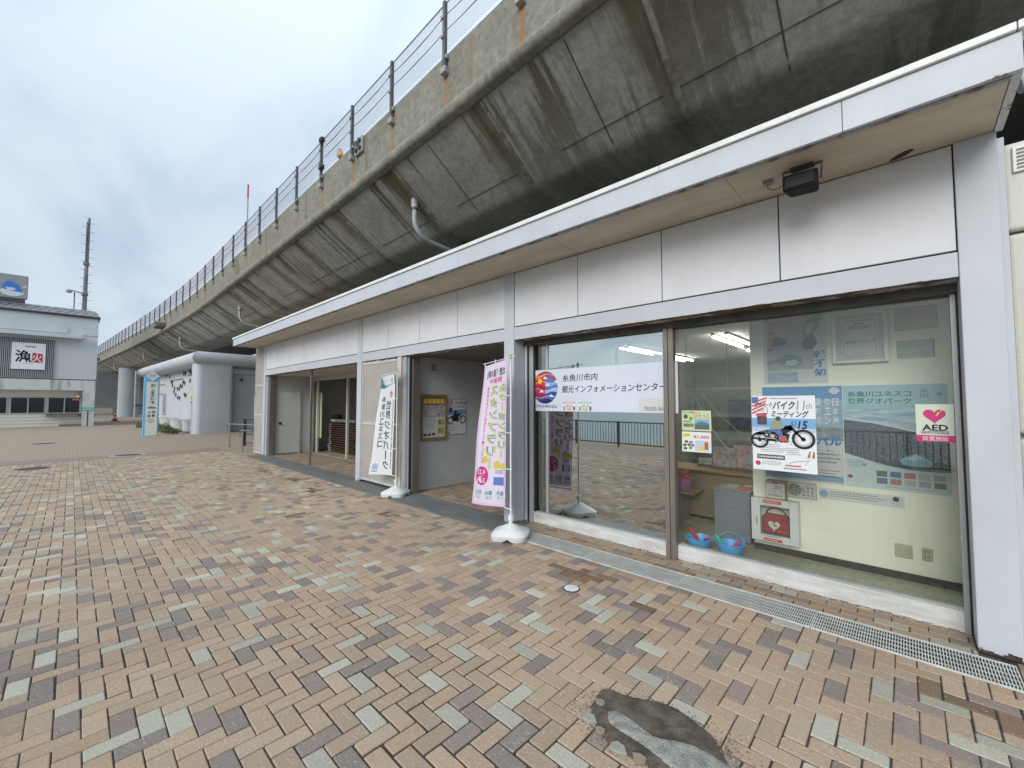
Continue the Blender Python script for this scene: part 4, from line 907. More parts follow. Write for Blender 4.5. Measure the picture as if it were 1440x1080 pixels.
s1.vtext('道の駅をめぐって記念スタンプ・プレゼント', .22, .29, .30, .84, (.72, .10, .30), 4, bold=.02, mirror=True)
s1.disc('yellow_blot', .38, .32, .05, (.78, .66, .14), 3); s1.disc('yellow_blot', .74, .28, .06, (.78, .66, .14), 3); s1.disc('yellow_blot', .90, .27, .05, (.78, .66, .14), 3)
s1.disc('date_disc', .29, .205, .125, (.72, .055, .30), 5)
s1.text('4.22', .14, .215, .42, .25, (.85, .8, .85), 7, bold=.02, mirror=True); s1.text('～', .24, .197, .34, .207, (.85, .8, .85), 7, mirror=True); s1.text('3.31', .14, .155, .42, .19, (.85, .8, .85), 7, bold=.02, mirror=True)
s1.rect('picture', .66, .145, .95, .20, (.16, .27, .60), 4); s1.disc('speech_bubble', .80, .235, .085, (.82, .82, .86), 4, ry=.045)
s1.lines('small_print', .70, .222, .92, .25, 2, (.2, .25, .6), 6, seed=2)
for u, a, b_ in ((.22, '石川', '20'), (.54, '富山', '16'), (.86, '福井', '19')):
    s1.disc('white_disc', u, .075, .085, (.80, .80, .86), 4, ry=.085)
    s1.text(a, u - .10, .075, u + .10, .105, (.03, .22, .32), 6, bold=.01, mirror=True); s1.text(b_, u - .07, .045, u + .07, .07, (.40, .40, .5), 6, mirror=True)
b2, s2 = banner(-6.69, 4.05, (-7.32, 4.09, 2.14), (-6.76, 4.05, 2.195), (-6.80, 4.05, .345), (-7.40, 3.90, .31), cloth_mat('white_cloth', (.90, .91, .94)), 'white banner with a teal top band and mirrored dark green lettering by the beige shutter', 2.235)
TEAL = (.07, .27, .25); DGR = (.10, .17, .17)
s2.poly('top_band', [(0, .885), (.3, .872), (.6, .890), (.8, .900), (1, .905), (1, 1), (0, 1)], TEAL, 2)
s2.disc('emblem', .80, .945, .055, (.75, .80, .80), 4); s2.ring('emblem_ring', .80, .945, .022, .032, TEAL, 5)
s2.lines('small_print', .15, .925, .55, .965, 2, (.6, .7, .7), 4, seed=8)
s2.disc('pink_mark', .80, .80, .048, (.60, .22, .20), 4, ry=.06); s2.disc('pale_mark', .80, .79, .03, (.75, .55, .52), 5)
s2.vtext('糸魚川ユネスコ', .20, .27, .46, .80, DGR, 4, bold=.02, mirror=True)
s2.vtext('世界ジオパーク', .52, .05, .82, .745, DGR, 4, bold=.025, mirror=True)
# latin line set sideways down the pole edge
tv, tf = text2d('ITOIGAWA UNESCO GLOBAL GEOPARK', .01)
s2._put('latin_lettering', [(.955 - .05 * (1 - b_), .74 - .68 * a) for a, b_ in tv], tf, (.12, .14, .16), 4)
s2.rect('faint_picture', .07, .05, .30, .11, (.50, .56, .72), 4); s2.lines('small_print', .08, .02, .34, .045, 1, (.3, .35, .45), 4, seed=3)

# ================================================================== SHOP WINDOW SIGN
wsign, ws = poster('window_sign', -3.89, -1.775, 1.542, 2.108, 4.478, surf('sign_white', (.66, .71, .80), (.62, .67, .77), scale=1, rough=.4, fine=.01), 'wide white window sign with a round wave emblem and black Japanese lettering', 'sign', thick=.004)
W_, H_ = 2.115, .566
ws.text('糸魚川市内', .274, .69, .531, .86, (.02, .02, .025), 2, shear=.12, bold=.006)
ws.text('観光インフォメーションセンター', .274, .43, .940, .60, (.02, .02, .025), 2, shear=.12, bold=.006)
ws.text('OYASHIRAZU', .040, .08, .231, .152, (.02, .02, .025), 2, bold=.004)
cxu, cyv, rr = .136, .57, .222
def emblem():
    nb = 9
    cols = [(.50, .06, .03), (.72, .20, .03), (.55, .03, .04), (.60, .07, .05), (.45, .02, .05), (.62, .05, .06), (.30, .03, .10), (.10, .06, .28), (.03, .03, .20)]
    colr = [(.35, .05, .06), (.30, .10, .20), (.12, .20, .45), (.25, .40, .62), (.10, .18, .45), (.35, .50, .70), (.05, .08, .30), (.10, .15, .42), (.02, .02, .16)]
    top = lambda i, x: rr - 2 * rr * i / nb + .018 * math.sin(x / rr * 4.2 + i * .9)
    for half, cl in ((0, cols), (1, colr)):
        for i in range(nb):
            xs = np.linspace(-rr, 0, 9) if half == 0 else np.linspace(0, rr, 9)
            up, dn = [], []
            for x in xs:
                lim = math.sqrt(max(0, rr * rr - x * x)); gap = .006 if i % 2 else .0
                a = max(-lim, min(lim, top(i, x) - gap)); b_ = max(-lim, min(lim, top(i + 1, x)))
                if i == 0: a = lim
                if i == nb - 1: b_ = -lim
                up.append((cxu + x / W_, cyv + a / H_)); dn.append((cxu + x / W_, cyv + b_ / H_))
            ws.poly('emblem_wave', dn + up[::-1], cl[i], 2 if half == 0 else 2)
ws.disc('emblem_ground', cxu, cyv, rr, (.75, .78, .84), 1, n=40)
emblem()
ws.disc('emblem_sun', cxu - .042, cyv + .155, .036, (.80, .62, .05), 4); 
for (x, z) in ((.0, .13), (.02, .03), (-.03, -.07), (.05, -.14), (.09, .07)): ws.poly('emblem_foam', [(cxu + x - .018, cyv + z * 1.6), (cxu + x, cyv + z * 1.6 + .06), (cxu + x + .024, cyv + z * 1.6 - .005)], (.78, .80, .86), 4)
for u, c in ((.277, (.60, .10, .16)), (.394, (.16, .42, .12))):
    ws.rect('wifi_tag', u, .01, u + .096, .205, (.74, .74, .76), 2); ws.rect('tag_edge', u, .19, u + .096, .205, c, 3); ws.text('Wi-Fi', u + .022, .085, u + .076, .155, c, 4, bold=.01); ws.text('FREE', u + .03, .03, u + .068, .07, (.15, .15, .15), 4)
    ws.disc('tag_figure', u + .012, .07, .016, (.45, .30, .15), 4, ry=.03); ws.disc('tag_figure', u + .086, .07, .016, (.2, .12, .1), 4, ry=.03)
ws.rect('paper_slip', .787, .03, .99, .295, (.62, .62, .62), 2); ws.text('TEL025-561-7', .817, .045, .945, .118, (.05, .05, .05), 4)

# ------------------------------------------------------------------ flyers on the right pane
o, s = poster('price_flyer', -1.742, -1.447, 1.362, 1.572, 4.488, ink((.70, .72, .62)), 'upper price flyer on the glass with green ground and stones', 'flyer', group='price flyers on the glass')
s.rect('green_ground', .02, .03, .98, .97, (.52, .64, .36), 1); s.text('石ころ採集セット', .05, .88, .62, .96, (.30, .10, .03), 3, bold=.01); s.text('ひろっこ', .42, .64, .95, .84, (.66, .12, .05), 3, bold=.012)
s.text('¥800', .05, .18, .42, .36, (.02, .02, .02), 3, bold=.02); s.rect('photo', .45, .08, .94, .58, (.22, .42, .66), 2); s.rect('photo_beach', .45, .08, .94, .28, (.12, .13, .13), 3); s.poly('photo_hill', [(.45, .34), (.66, .48), (.94, .36), (.94, .28), (.45, .28)], (.10, .20, .22), 4)
s.disc('stone', .14, .70, .022, (.07, .10, .07), 3); s.disc('stone', .32, .60, .018, (.22, .26, .20), 3); s.lines('small_print', .06, .40, .38, .5, 1, (.1, .1, .1), 3, 4)
o, s = poster('price_flyer', -1.745, -1.45, 1.140, 1.350, 4.488, ink((.74, .76, .72)), 'lower price flyer on the glass with a pink price and grey stones', 'flyer', group='price flyers on the glass')
s.text('¥1,000', .40, .66, .94, .84, (.60, .05, .22), 3, bold=.012); s.poly('yellow_flash', [(.05, .72), (.30, .78), (.28, .94), (.04, .88)], (.74, .66, .08), 2); s.text('おすすめ', .07, .79, .27, .87, (.1, .08, .02), 3)
s.rect('photo', .46, .08, .94, .58, (.45, .58, .70), 2); s.rect('photo_red', .78, .16, .90, .52, (.62, .10, .05), 3); s.poly('photo_plate', [(.50, .14), (.78, .12), (.80, .26), (.62, .30)], (.75, .55, .10), 3)
for (u, v) in ((.16, .5), (.32, .48), (.10, .33), (.25, .35), (.38, .33), (.12, .16), (.30, .2)): s.disc('stone', u, v, .019, (.10, .11, .10) if u < .3 else (.22, .23, .2), 3, ry=.014)
bk, s = poster('bike_flyer', -1.073, -.576, 1.027, 1.718, 4.488, ink((.76, .78, .80)), 'white motorcycle meeting flyer taped to the right pane', 'flyer')
s.rect('sea_photo', .0, .52, 1.0, .70, (.20, .40, .66), 1); s.rect('sea_foam', .0, .52, 1.0, .575, (.45, .58, .70), 2)
s.polys('flag_stripe', [[(0, .92 - .05 * k), (.26 - .02 * k, .985 - .045 * k), (.26 - .02 * k, .963 - .045 * k), (0, .898 - .05 * k)] for k in range(4)], (.62, .10, .12), 2); s.rect('flag_canton', 0, .90, .11, .985, (.12, .16, .35), 3)
s.text('ピアパーク', .06, .855, .34, .905, (.03, .03, .03), 5, shear=.25, bold=.01); s.text('バイク', .34, .82, .70, .93, (.03, .03, .035), 4, shear=.25, bold=.02); s.text('11', .72, .81, .85, .935, (.30, .31, .33), 4, shear=.15); s.text('th', .86, .83, .95, .90, (.35, .36, .38), 4, shear=.2)
s.text('ミーティング', .32, .715, .90, .805, (.03, .03, .035), 4, shear=.25, bold=.018); s.text('5', .62, .60, .67, .66, (.02, .02, .02), 4, shear=.25); s.text('/', .68, .59, .71, .67, (.02, .02, .02), 4); s.text('15', .73, .565, .88, .67, (.02, .02, .02), 4, shear=.2, bold=.02)
s.ring('badge_ring', .15, .80, .055, .060, (.60, .12, .12), 3); s.text('HARLEY', .08, .79, .22, .82, (.62, .12, .12), 4)
s.poly('inset_photo', [(.09, .61), (.25, .61), (.24, .77), (.08, .76)], (.10, .07, .08), 3); s.rect('inset_head', .09, .72, .235, .755, (.62, .08, .12), 4)
DK = (.025, .027, .03)
for (u, v, r) in ((.81, .435, .088), (.12, .40, .075)): s.ring('tyre', u, v, r * .74, r, DK, 4, sq=1.0); s.ring('rim', u, v, r * .60, r * .66, (.35, .36, .38), 4); s.disc('hub', u, v, r * .2, DK, 4)
s.polys('motorcycle_frame', [[(.10, .46), (.30, .50), (.50, .47), (.66, .56), (.60, .60), (.42, .55), (.22, .54), (.06, .50)], [(.24, .40), (.58, .38), (.60, .50), (.26, .50)], [(.58, .60), (.62, .62), (.83, .43), (.80, .42)], [(.0, .41), (.40, .39), (.40, .42), (.0, .44)], [(.50, .56), (.66, .54), (.64, .60), (.54, .61)]], DK, 4)
s.polys('chrome', [[(.02, .435), (.38, .42), (.38, .43), (.02, .445)], [(.30, .44), (.36, .44), (.36, .48), (.30, .48)], [(.44, .42), (.52, .42), (.52, .47), (.44, .47)]], (.55, .57, .6), 5)
rnd = random.Random(9)
s.polys('engine_detail', [[(u, v), (u + rnd.uniform(.01, .03), v + rnd.uniform(-.006, .006)), (u + rnd.uniform(.01, .03), v + rnd.uniform(.008, .02)), (u, v + .012)] for u, v in [(rnd.uniform(.08, .60), rnd.uniform(.375, .53)) for _ in range(46)]], (.30, .31, .33), 5)['kind'] = 'stuff'
s.polys('engine_detail', [[(u, v), (u + rnd.uniform(.01, .04), v + rnd.uniform(-.006, .006)), (u + rnd.uniform(.01, .03), v + rnd.uniform(.006, .012))] for u, v in [(rnd.uniform(.05, .66), rnd.uniform(.36, .56)) for _ in range(40)]], (.02, .02, .022), 6)['kind'] = 'stuff'
s.poly('rider_jacket', [(.28, .55), (.46, .54), (.50, .64), (.42, .70), (.34, .66)], (.30, .34, .20), 5); s.poly('rider_jeans', [(.30, .55), (.46, .56), (.52, .44), (.44, .44), (.40, .52), (.28, .52)], (.12, .18, .42), 6); s.poly('rider_boot', [(.44, .40), (.58, .40), (.54, .47), (.46, .47)], (.45, .12, .10), 7); s.disc('rider_helmet', .43, .695, .022, (.10, .09, .09), 6)
s.lines('small_print', .14, .24, .55, .36, 5, (.25, .25, .27), 3, 11, .3); s.lines('small_print', .55, .22, .80, .32, 4, (.3, .2, .2), 3, 12, .3); s.lines('small_print', .15, .07, .52, .13, 3, (.3, .3, .3), 3, 13, .3); s.lines('small_print', .50, .03, .95, .06, 1, (.2, .2, .25), 3, 14)
s.rect('price_box', .07, .15, .52, .21, (.10, .10, .10), 3); s.lines('box_text', .09, .16, .50, .20, 1, (.7, .7, .7), 4, 15); s.disc('red_seal', .085, .09, .022, (.50, .07, .09), 3); s.rect('red_bar', .52, .045 + .03, .76, .092, (.55, .12, .14), 3); s.lines('flyer_caption', .30, .955, .82, .975, 1, (.2, .2, .22), 3, 16)
s.polys('figures', [[(.86, .20), (.89, .28), (.91, .29), (.90, .20)], [(.93, .20), (.95, .29), (.97, .28), (.97, .20)]], (.38, .16, .12), 4); s.polys('map_line', [[(.58, .12), (.72, .15), (.90, .17), (.90, .163), (.72, .142), (.58, .112)], [(.82, .10), (.86, .15), (.865, .148), (.826, .10)]], (.45, .35, .35), 3)
ad, s = poster('aed_sticker', .054, .257, 1.358, 1.642, 4.488, ink((.62, .68, .56)), 'pale AED sticker with a pink heart at the right end of the glass', 'sticker')
hp = [(.5 + .30 * (16 * math.sin(t) ** 3) / 16, .70 + .20 * (13 * math.cos(t) - 5 * math.cos(2 * t) - 2 * math.cos(3 * t) - math.cos(4 * t)) / 15) for t in np.linspace(0, 2 * math.pi, 40, endpoint=False)]
s.poly('heart', hp, (.60, .045, .20), 2); s.poly('bolt', [(.52, .68), (.60, .80), (.64, .76), (.80, .95), (.72, .82), (.68, .85), (.60, .72)], (.80, .68, .15), 4)
s.text('AED', .16, .30, .84, .46, (.02, .02, .02), 3, bold=.025, spacing=1.02); s.rect('rule', .12, .275, .88, .285, (.05, .05, .05), 3); s.text('自動体外式除細動器', .14, .21, .86, .265, (.08, .08, .08), 3); s.rect('magenta_band', 0, 0, 1, .175, (.56, .045, .20), 2); s.text('設置施設', .16, .03, .84, .15, (.74, .60, .62), 4, bold=.01)

# ------------------------------------------------------------------ posters on the cream wall
YW = 5.2195
def photo_mat(name, c1, c2, scale, stretch=(1, 1, 1)): return surf('photo_' + name, c1, c2, scale=scale, rough=.45, stretch=stretch, fine=.12, bscale=120)
o, s = poster('fish_poster', -1.118, -.556, 1.855, 2.598, YW, ink((.55, .62, .60)), 'tall poster of two fish over an evening sea, top left of the cream wall', 'poster')
s.rect('dusk_sky', .06, .55, .80, .97, photo_mat('dusk', (.52, .40, .24), (.40, .36, .33), 5, (1, 1, 4)), 1); s.rect('dusk_sea', .06, .20, .80, .55, photo_mat('dsea', (.36, .37, .38), (.27, .31, .36), 8, (1, 1, 7)), 1)
s.poly('rock', [(.12, .55), (.20, .70), (.30, .68), (.40, .60), (.34, .55)], (.10, .14, .20), 2); s.poly('rock', [(.62, .55), (.66, .63), (.80, .68), (.86, .55), (.78, .48), (.66, .48)], (.12, .13, .18), 2)
s.poly('fish', [(.05, .30), (.12, .34), (.22, .35), (.34, .42), (.52, .41), (.63, .35), (.60, .27), (.48, .23), (.34, .26), (.24, .32), (.16, .32), (.06, .27)], (.16, .26, .24), 3); s.poly('fish_belly', [(.34, .27), (.50, .25), (.58, .30), (.52, .34), (.38, .33)], (.42, .52, .52), 4)
s.poly('fish', [(.86, .97), (.97, .93), (.90, .86), (.86, .74), (.78, .67), (.72, .64), (.66, .63), (.64, .70), (.66, .82), (.72, .90)], (.14, .25, .23), 3); s.poly('fish_belly', [(.68, .68), (.76, .70), (.82, .80), (.78, .86), (.70, .80)], (.48, .56, .56), 4)
s.vtext('親不知', .80, .08, .97, .46, (.10, .20, .52), 4, bold=.03); s.polys('red_brushwork', [[(.10 + .03 * math.sin(k * 2.1), .90 - k * .075), (.20, .91 - k * .075), (.19, .87 - k * .075), (.09, .855 - k * .075)] for k in range(6)], (.42, .16, .10), 3)
s.rect('lower_photo', .06, .02, .55, .16, photo_mat('coast', (.22, .33, .48), (.34, .42, .5), 14), 2); s.rect('caption_panel', .62, .03, .95, .07, (.62, .64, .62), 2); s.lines('small_print', .08, .17, .55, .19, 1, (.25, .25, .25), 3, 21)
fr = thing('framed_certificate', (-.305, 5.2, 2.04), 'white framed certificate with a ruled octagonal border', 'picture frame')
MB().box(-.508, -.101, 5.188, YW, 2.042, 2.53).build('backing', ink((.50, .53, .50)), fr)
for (a, c, z0, z1) in [(-.512, -.480, 2.038, 2.534), (-.130, -.097, 2.038, 2.534), (-.4795, -.1305, 2.038, 2.068), (-.4795, -.1305, 2.504, 2.534)]: MB().box(a, c, 5.172, 5.187, z0, z1).build('frame_bar', plain('frame_white', (.72, .74, .74), .35), fr, bevel=.004)
s = Sheet(fr, wall_map(-.508, 2.042, 5.188), .407, .488); s.rect('paper', .16, .10, .84, .88, (.60, .64, .60), 1)
oc = [(.20, .16), (.24, .12), (.76, .12), (.80, .16), (.80, .78), (.76, .83), (.24, .83), (.20, .78)]
s.poly('border_line', oc, (.16, .18, .17), 2); s.poly('paper_field', [(.5 + (u - .5) * .975, .475 + (v - .475) * .975) for u, v in oc], (.60, .64, .60), 3)
s.text('登録証', .40, .74, .60, .785, (.05, .05, .05), 5); s.text('道の駅', .30, .655, .72, .73, (.06, .06, .06), 5); s.text('親不知ピアパーク', .24, .37, .78, .44, (.06, .06, .06), 5, shear=.15); s.lines('small_print', .32, .31, .68, .33, 1, (.2, .2, .2), 5, 31); s.lines('small_print', .38, .16, .66, .18, 1, (.3, .3, .3), 5, 32)
o, s = poster('pink_notice', -.053, .230, 2.314, 2.527, YW, ink((.52, .47, .45)), 'faded pink blank notice at the top right of the cream wall', 'notice'); s.rects('red_line', [(.02, .03, .98, .045), (.02, .955, .98, .97), (.02, .03, .03, .97), (.97, .03, .98, .97)], (.50, .22, .22), 2)
o, s = poster('coast_picture', -.044, .205, 2.057, 2.222, YW, photo_mat('tealcoast', (.26, .38, .37), (.36, .46, .44), 9, (1, 1, 3)), 'small teal coastline picture below the pink notice', 'picture')
s.poly('shoreline', [(.1, .02), (.95, .62), (.95, .70), (.4, .42), (.1, .12)], (.44, .50, .47), 2); s.rect('right_edge', .95, 0, .98, 1, (.10, .16, .16), 2)
o, s = poster('blue_poster', -1.143, -.452, .846, 1.823, YW, ink((.60, .64, .63)), 'blue event poster half hidden behind the motorcycle flyer', 'poster')
s.rect('blue_field', 0, .44, 1, 1, (.10, .30, .58), 1); s.rect('sky_photo', .0, .58, 1, .86, photo_mat('bsky', (.22, .40, .56), (.40, .52, .60), 4), 2); s.ring('emblem', .91, .95, .020, .034, (.68, .72, .74), 3); s.rect('emblem_bar', .85, .935, .97, .965, (.60, .66, .7), 4)
for u, t in ((.88, '日本海'), (.79, '熱エン'), (.68, '運転本')): s.vtext(t, u, .60, u + .075, .88, (.70, .76, .78), 4, bold=.02)
s.rect('cliff', .66, .46, 1, .58, photo_mat('cliff', (.20, .24, .28), (.32, .38, .42), 12), 3); s.text('パル', .68, .39, .98, .475, (.05, .25, .52), 5, bold=.04); s.lines('small_print', .68, .20, .96, .36, 4, (.2, .28, .4), 3, 41, .4); s.lines('small_print', .70, .06, .96, .15, 3, (.3, .22, .22), 3, 42, .3)
s.rect('strip_photo', .02, .02, .50, .10, (.16, .30, .46), 2); s.rect('strip_photo', .36, .02, .98, .08, (.22, .38, .52), 3); s.poly('ship', [(.14, .07), (.30, .07), (.28, .10), (.16, .10)], (.05, .06, .07), 4); s.rects('tag', [(.70, .335, .80, .36), (.83, .335, .96, .36)], (.62, .66, .66), 4)
un, s = poster('geopark_poster', -.447, .268, .847, 1.821, YW, ink((.52, .64, .66)), 'large blue geopark poster of a pebble beach with a jade stone', 'poster')
s.rect('blue_header', 0, .74, 1, 1, (.36, .56, .64), 1)
s.text('糸魚川ユネスコ', .05, .885, .68, .945, (.035, .22, .20), 3, bold=.025); s.text('世界ジオパーク', .05, .815, .68, .875, (.035, .22, .20), 3, bold=.025); s.text('ITOIGAWA UNESCO GLOBAL GEOPARK', .05, .785, .72, .802, (.25, .42, .45), 3)
s.polys('temple_mark', [[(.76, .93), (.80, .955), (.84, .93)], [(.765, .89), (.775, .89), (.775, .925), (.765, .925)], [(.795, .89), (.805, .89), (.805, .925), (.795, .925)], [(.825, .89), (.835, .89), (.835, .925), (.825, .925)], [(.755, .88), (.845, .88), (.845, .888), (.755, .888)]], (.20, .32, .36), 3); s.disc('wave_mark', .93, .905, .016, (.15, .30, .36), 3)
arc = [(0, .33)] + [(t, .33 - .13 * math.sin(t * math.pi * .62)) for t in np.linspace(.06, 1, 12)]
s.poly('sea_photo', [(0, .56), (1, .50), (1, .775), (0, .775)], photo_mat('surf', (.20, .38, .52), (.50, .60, .64), 5, (1, 1, 5)), 2)
s.poly('pebble_photo', arc + [(1, .50), (.5, .60), (0, .68)], photo_mat('pebbles', (.03, .045, .065), (.13, .165, .20), 70), 3)
s.poly('surf_line', [(0, .66), (.3, .63), (.6, .575), (1, .50), (1, .515), (.6, .60), (.3, .65), (0, .69)], (.55, .62, .65), 5)
s.poly('jade_stone', [(.55, .29), (.62, .335), (.70, .355), (.78, .33), (.85, .28), (.83, .245), (.70, .235), (.58, .25)], (.26, .50, .55), 5); s.poly('jade_facet', [(.60, .305), (.70, .35), (.76, .32), (.68, .29)], (.48, .66, .68), 6)
for k in range(5):
    for j in range(2): s.rect('small_photo', .32 + k * .132, .055 + .068 * j, .32 + k * .132 + .105, .055 + .068 * j + .053, [(.12, .20, .34), (.28, .36, .42), (.40, .20, .16), (.16, .20, .16), (.42, .44, .42)][(k * 2 + j * 3) % 5], 3)
s.lines('small_print', .03, .19, .22, .27, 4, (.3, .38, .4), 3, 51, .3); s.lines('map_lines', .08, .08, .28, .16, 3, (.45, .52, .52), 3, 52, .12); s.disc('round_mark', .05, .10, .018, (.30, .08, .08), 3); s.disc('island', .20, .22, .02, (.28, .40, .36), 3, ry=.01); s.lines('small_print', .40, .02, .95, .045, 1, (.4, .45, .45), 3, 53)
o, s = poster('paper_strip', -.662, -.035, .692, .800, YW, ink((.62, .66, .62)), 'long narrow paper strip with fine print under the geopark poster', 'notice'); s.lines('small_print', .14, .25, .80, .85, 3, (.22, .25, .3), 2, 61, .4); s.disc('blue_disc', .06, .5, .035, (.25, .42, .58), 2); s.disc('pale_disc', .91, .5, .036, (.50, .60, .64), 2); s.disc('dark_disc', .91, .72, .022, (.06, .06, .08), 3)
o, s = poster('wheel_notice', -.938, -.683, .666, .832, YW, ink((.58, .60, .55)), 'small notice with a round stone photograph above the AED cabinet', 'notice'); s.disc('round_photo', .27, .5, .062, photo_mat('stone', (.10, .10, .09), (.42, .43, .40), 60), 2)
for u in (.56, .71, .86): s.rects('brush_strokes', [(u + .02 * math.sin(k * 2.3 + u * 9) - .02, .20 + k * .11, u + .03 + .015 * math.cos(k * 3), .25 + k * .11) for k in range(5 if u < .6 else 6)], (.08, .08, .08), 3)
s.rects('brown_edge', [(0, 0, 1, .03), (0, .97, 1, 1), (.985, 0, 1, 1)], (.22, .15, .10), 2)
# survey box on top of the cabinet
sb = thing('survey_box', (-1.02, 5.15, .64), 'small wooden survey box with a lettered paper front', 'survey box'); MB().box(-1.112, -.934, 5.105, 5.2185, .636, .832).build('box_body', surf('pine', (.42, .30, .15), (.36, .25, .12), scale=5, rough=.6, stretch=(1, 1, 6)), sb, bevel=.003)
s = Sheet(sb, wall_map(-1.112, .636, 5.105), .178, .196); s.rect('paper_front', .03, .10, .97, .86, (.66, .68, .64), 1); s.text('清水', .45, .58, .85, .78, (.10, .14, .2), 3); s.text('アンケート', .12, .36, .9, .50, (.05, .05, .05), 3); s.text('回収BOX', .12, .18, .9, .32, (.05, .05, .05), 3); s.rect('red_rule', .2, .55, .55, .57, (.6, .2, .1), 3); s.rect('slot', .36, .87, .62, .93, (.03, .03, .03), 3)
# AED cabinet
ac = thing('aed_cabinet', (-1.04, 5.15, .2), 'white wall cabinet with a red defibrillator bag behind its window', 'cabinet')
MB().box(-1.245, -.828, 5.215, 5.2195, .198, .632).box(-1.245, -1.235, 5.105, 5.2145, .198, .632).box(-.838, -.828, 5.105, 5.2145, .198, .632).box(-1.2345, -.8385, 5.105, 5.2145, .622, .632).box(-1.2345, -.8385, 5.105, 5.2145, .198, .208).build('cabinet_case', plain('cab_white', (.70, .73, .72), .35), ac)
MB().box(-1.25, -1.165, 5.09, 5.104, .193, .637).box(-.90, -.823, 5.09, 5.104, .193, .637).box(-1.1648, -.9002, 5.09, 5.104, .565, .637).box(-1.1648, -.9002, 5.09, 5.104, .193, .265).build('cabinet_door', plain('cab_white', (.7, .73, .72), .35), ac, bevel=.004)
MB().add([(-1.165, 5.097, .265), (-.90, 5.097, .265), (-.90, 5.097, .565), (-1.165, 5.097, .565)], [(0, 1, 2, 3)]).build('door_window', G_CLEAR, ac)
bag = MB().prism([(-1.155, .275), (-.91, .275), (-.91, .44), (-.93, .475), (-1.13, .475), (-1.155, .44)], lambda u, v, d: (u, d, v), 5.115, 5.20).build('red_bag', surf('red_nylon', (.36, .02, .035), rough=.6), ac, bevel=.012)
MB().tube([(-1.12 + .09 * (1 - math.cos(t)), 5.15, .47 + .075 * math.sin(t)) for t in np.linspace(0, math.pi, 12)], .007, 8).build('bag_handle', plain('black_strap', (.03, .03, .03), .6), bag, smooth=True)
s = Sheet(bag, wall_map(-1.155, .275, 5.1145), .245, .2); s.poly('heart_mark', [(.45 + .22 * (16 * math.sin(t) ** 3) / 16, .45 + .26 * (13 * math.cos(t) - 5 * math.cos(2 * t) - 2 * math.cos(3 * t) - math.cos(4 * t)) / 15) for t in np.linspace(0, 2 * math.pi, 32, endpoint=False)], (.75, .74, .74), 1); s.poly('heart_bolt', [(.34, .52), (.46, .48), (.44, .42), (.60, .40), (.47, .52), (.48, .56)], (.36, .02, .035), 2)
s = Sheet(ac, wall_map(-1.25, .193, 5.0895), .427, .444); s.rect('red_label', .26, .90, .66, .98, (.66, .10, .06), 1); s.rect('red_label', .26, .02, .66, .09, (.66, .10, .06), 1); s.lines('label_print', .28, .92, .64, .96, 1, (.75, .6, .58), 2, 71); s.lines('label_print', .28, .035, .64, .075, 1, (.75, .6, .58), 2, 72); s.rect('blue_label', .22, .105, .72, .165, (.60, .66, .74), 1); s.lines('label_print', .26, .12, .70, .15, 1, (.08, .15, .4), 2, 73); s.rect('latch', .11, .38, .135, .55, (.25, .25, .25), 1); s.lines('door_print', .28, .85, .62, .875, 1, (.3, .3, .3), 1, 74)
for (x0, x1, z0, z1, nm, lab) in [(-.113, .004, .255, .377, 'wall_plate', 'blank beige wall plate low on the cream wall'), (.065, .133, .263, .376, 'power_socket', 'twin power socket low on the cream wall near the jamb')]:
    o = MB().box(x0, x1, 5.208, 5.2195, z0, z1).build(nm, surf('beige_plastic', (.50, .50, .38), rough=.4), bevel=.006); tag(o, lab, 'wall plate' if nm == 'wall_plate' else 'power socket')
    if nm == 'power_socket':
        for dz in (.028, .070): MB().box(.085, .089, 5.2065, 5.2085, z0 + dz, z0 + dz + .018).box(.107, .111, 5.2065, 5.2085, z0 + dz, z0 + dz + .018).build('slot', M_DARK, o)

# ------------------------------------------------------------------ posters on the passage wall
nb = thing('notice_board', (-6.69, 4.87, .93), 'brown framed notice board with a yellow headed poster in the passage', 'notice board')
M_FRB = surf('frame_brown', (.30, .19, .10), (.24, .15, .08), scale=6, rough=.5)
MB().box(-6.701, -6.69, 4.565, 5.165, .935, 1.815).build('board_back', ink((.62, .62, .60)), nb)
MB().box(-6.701, -6.675, 4.56, 4.605, .93, 1.82).box(-6.701, -6.675, 5.125, 5.17, .93, 1.82).box(-6.701, -6.675, 4.6052, 5.1248, .93, .985).box(-6.701, -6.675, 4.6052, 5.1248, 1.77, 1.82).build('frame', M_FRB, nb)
s = Sheet(nb, side_map(4.605, .985, -6.6895), .52, .785); s.rect('dark_head', 0, .80, 1, 1, (.16, .12, .10), 1); s.polys('yellow_head', [[(.03 + .19 * k, .84), (.20 + .19 * k, .83), (.19 + .19 * k, .955), (.04 + .19 * k, .96)] for k in range(5)], (.72, .56, .05), 2); s.rect('comic_field', 0, .50, 1, .80, photo_mat('comic', (.62, .62, .62), (.13, .13, .13), 26), 1); s.disc('pale_blob', .45, .60, .10, (.58, .46, .44), 2, ry=.07); s.lines('small_print', .04, .22, .62, .48, 9, (.35, .36, .42), 2, 81, .35); s.rects('green_box', [(.68, .30, .97, .45), (.68, .08, .97, .24)], (.42, .46, .08), 2); s.rects('black_logo', [(.04, .05, .18, .10), (.24, .05, .36, .10), (.42, .06, .56, .11)], (.03, .03, .03), 2); s.rects('figure', [(.74, .33, .80, .42), (.90, .31, .94, .36), (.74, .13, .80, .2)], (.05, .05, .06), 3)
o, s = side_poster('meeting_poster', 5.20, 5.69, 1.01, 1.738, -6.697, ink((.62, .63, .64)), 'motorcycle meeting poster with a dark edge on the passage wall', 'poster')
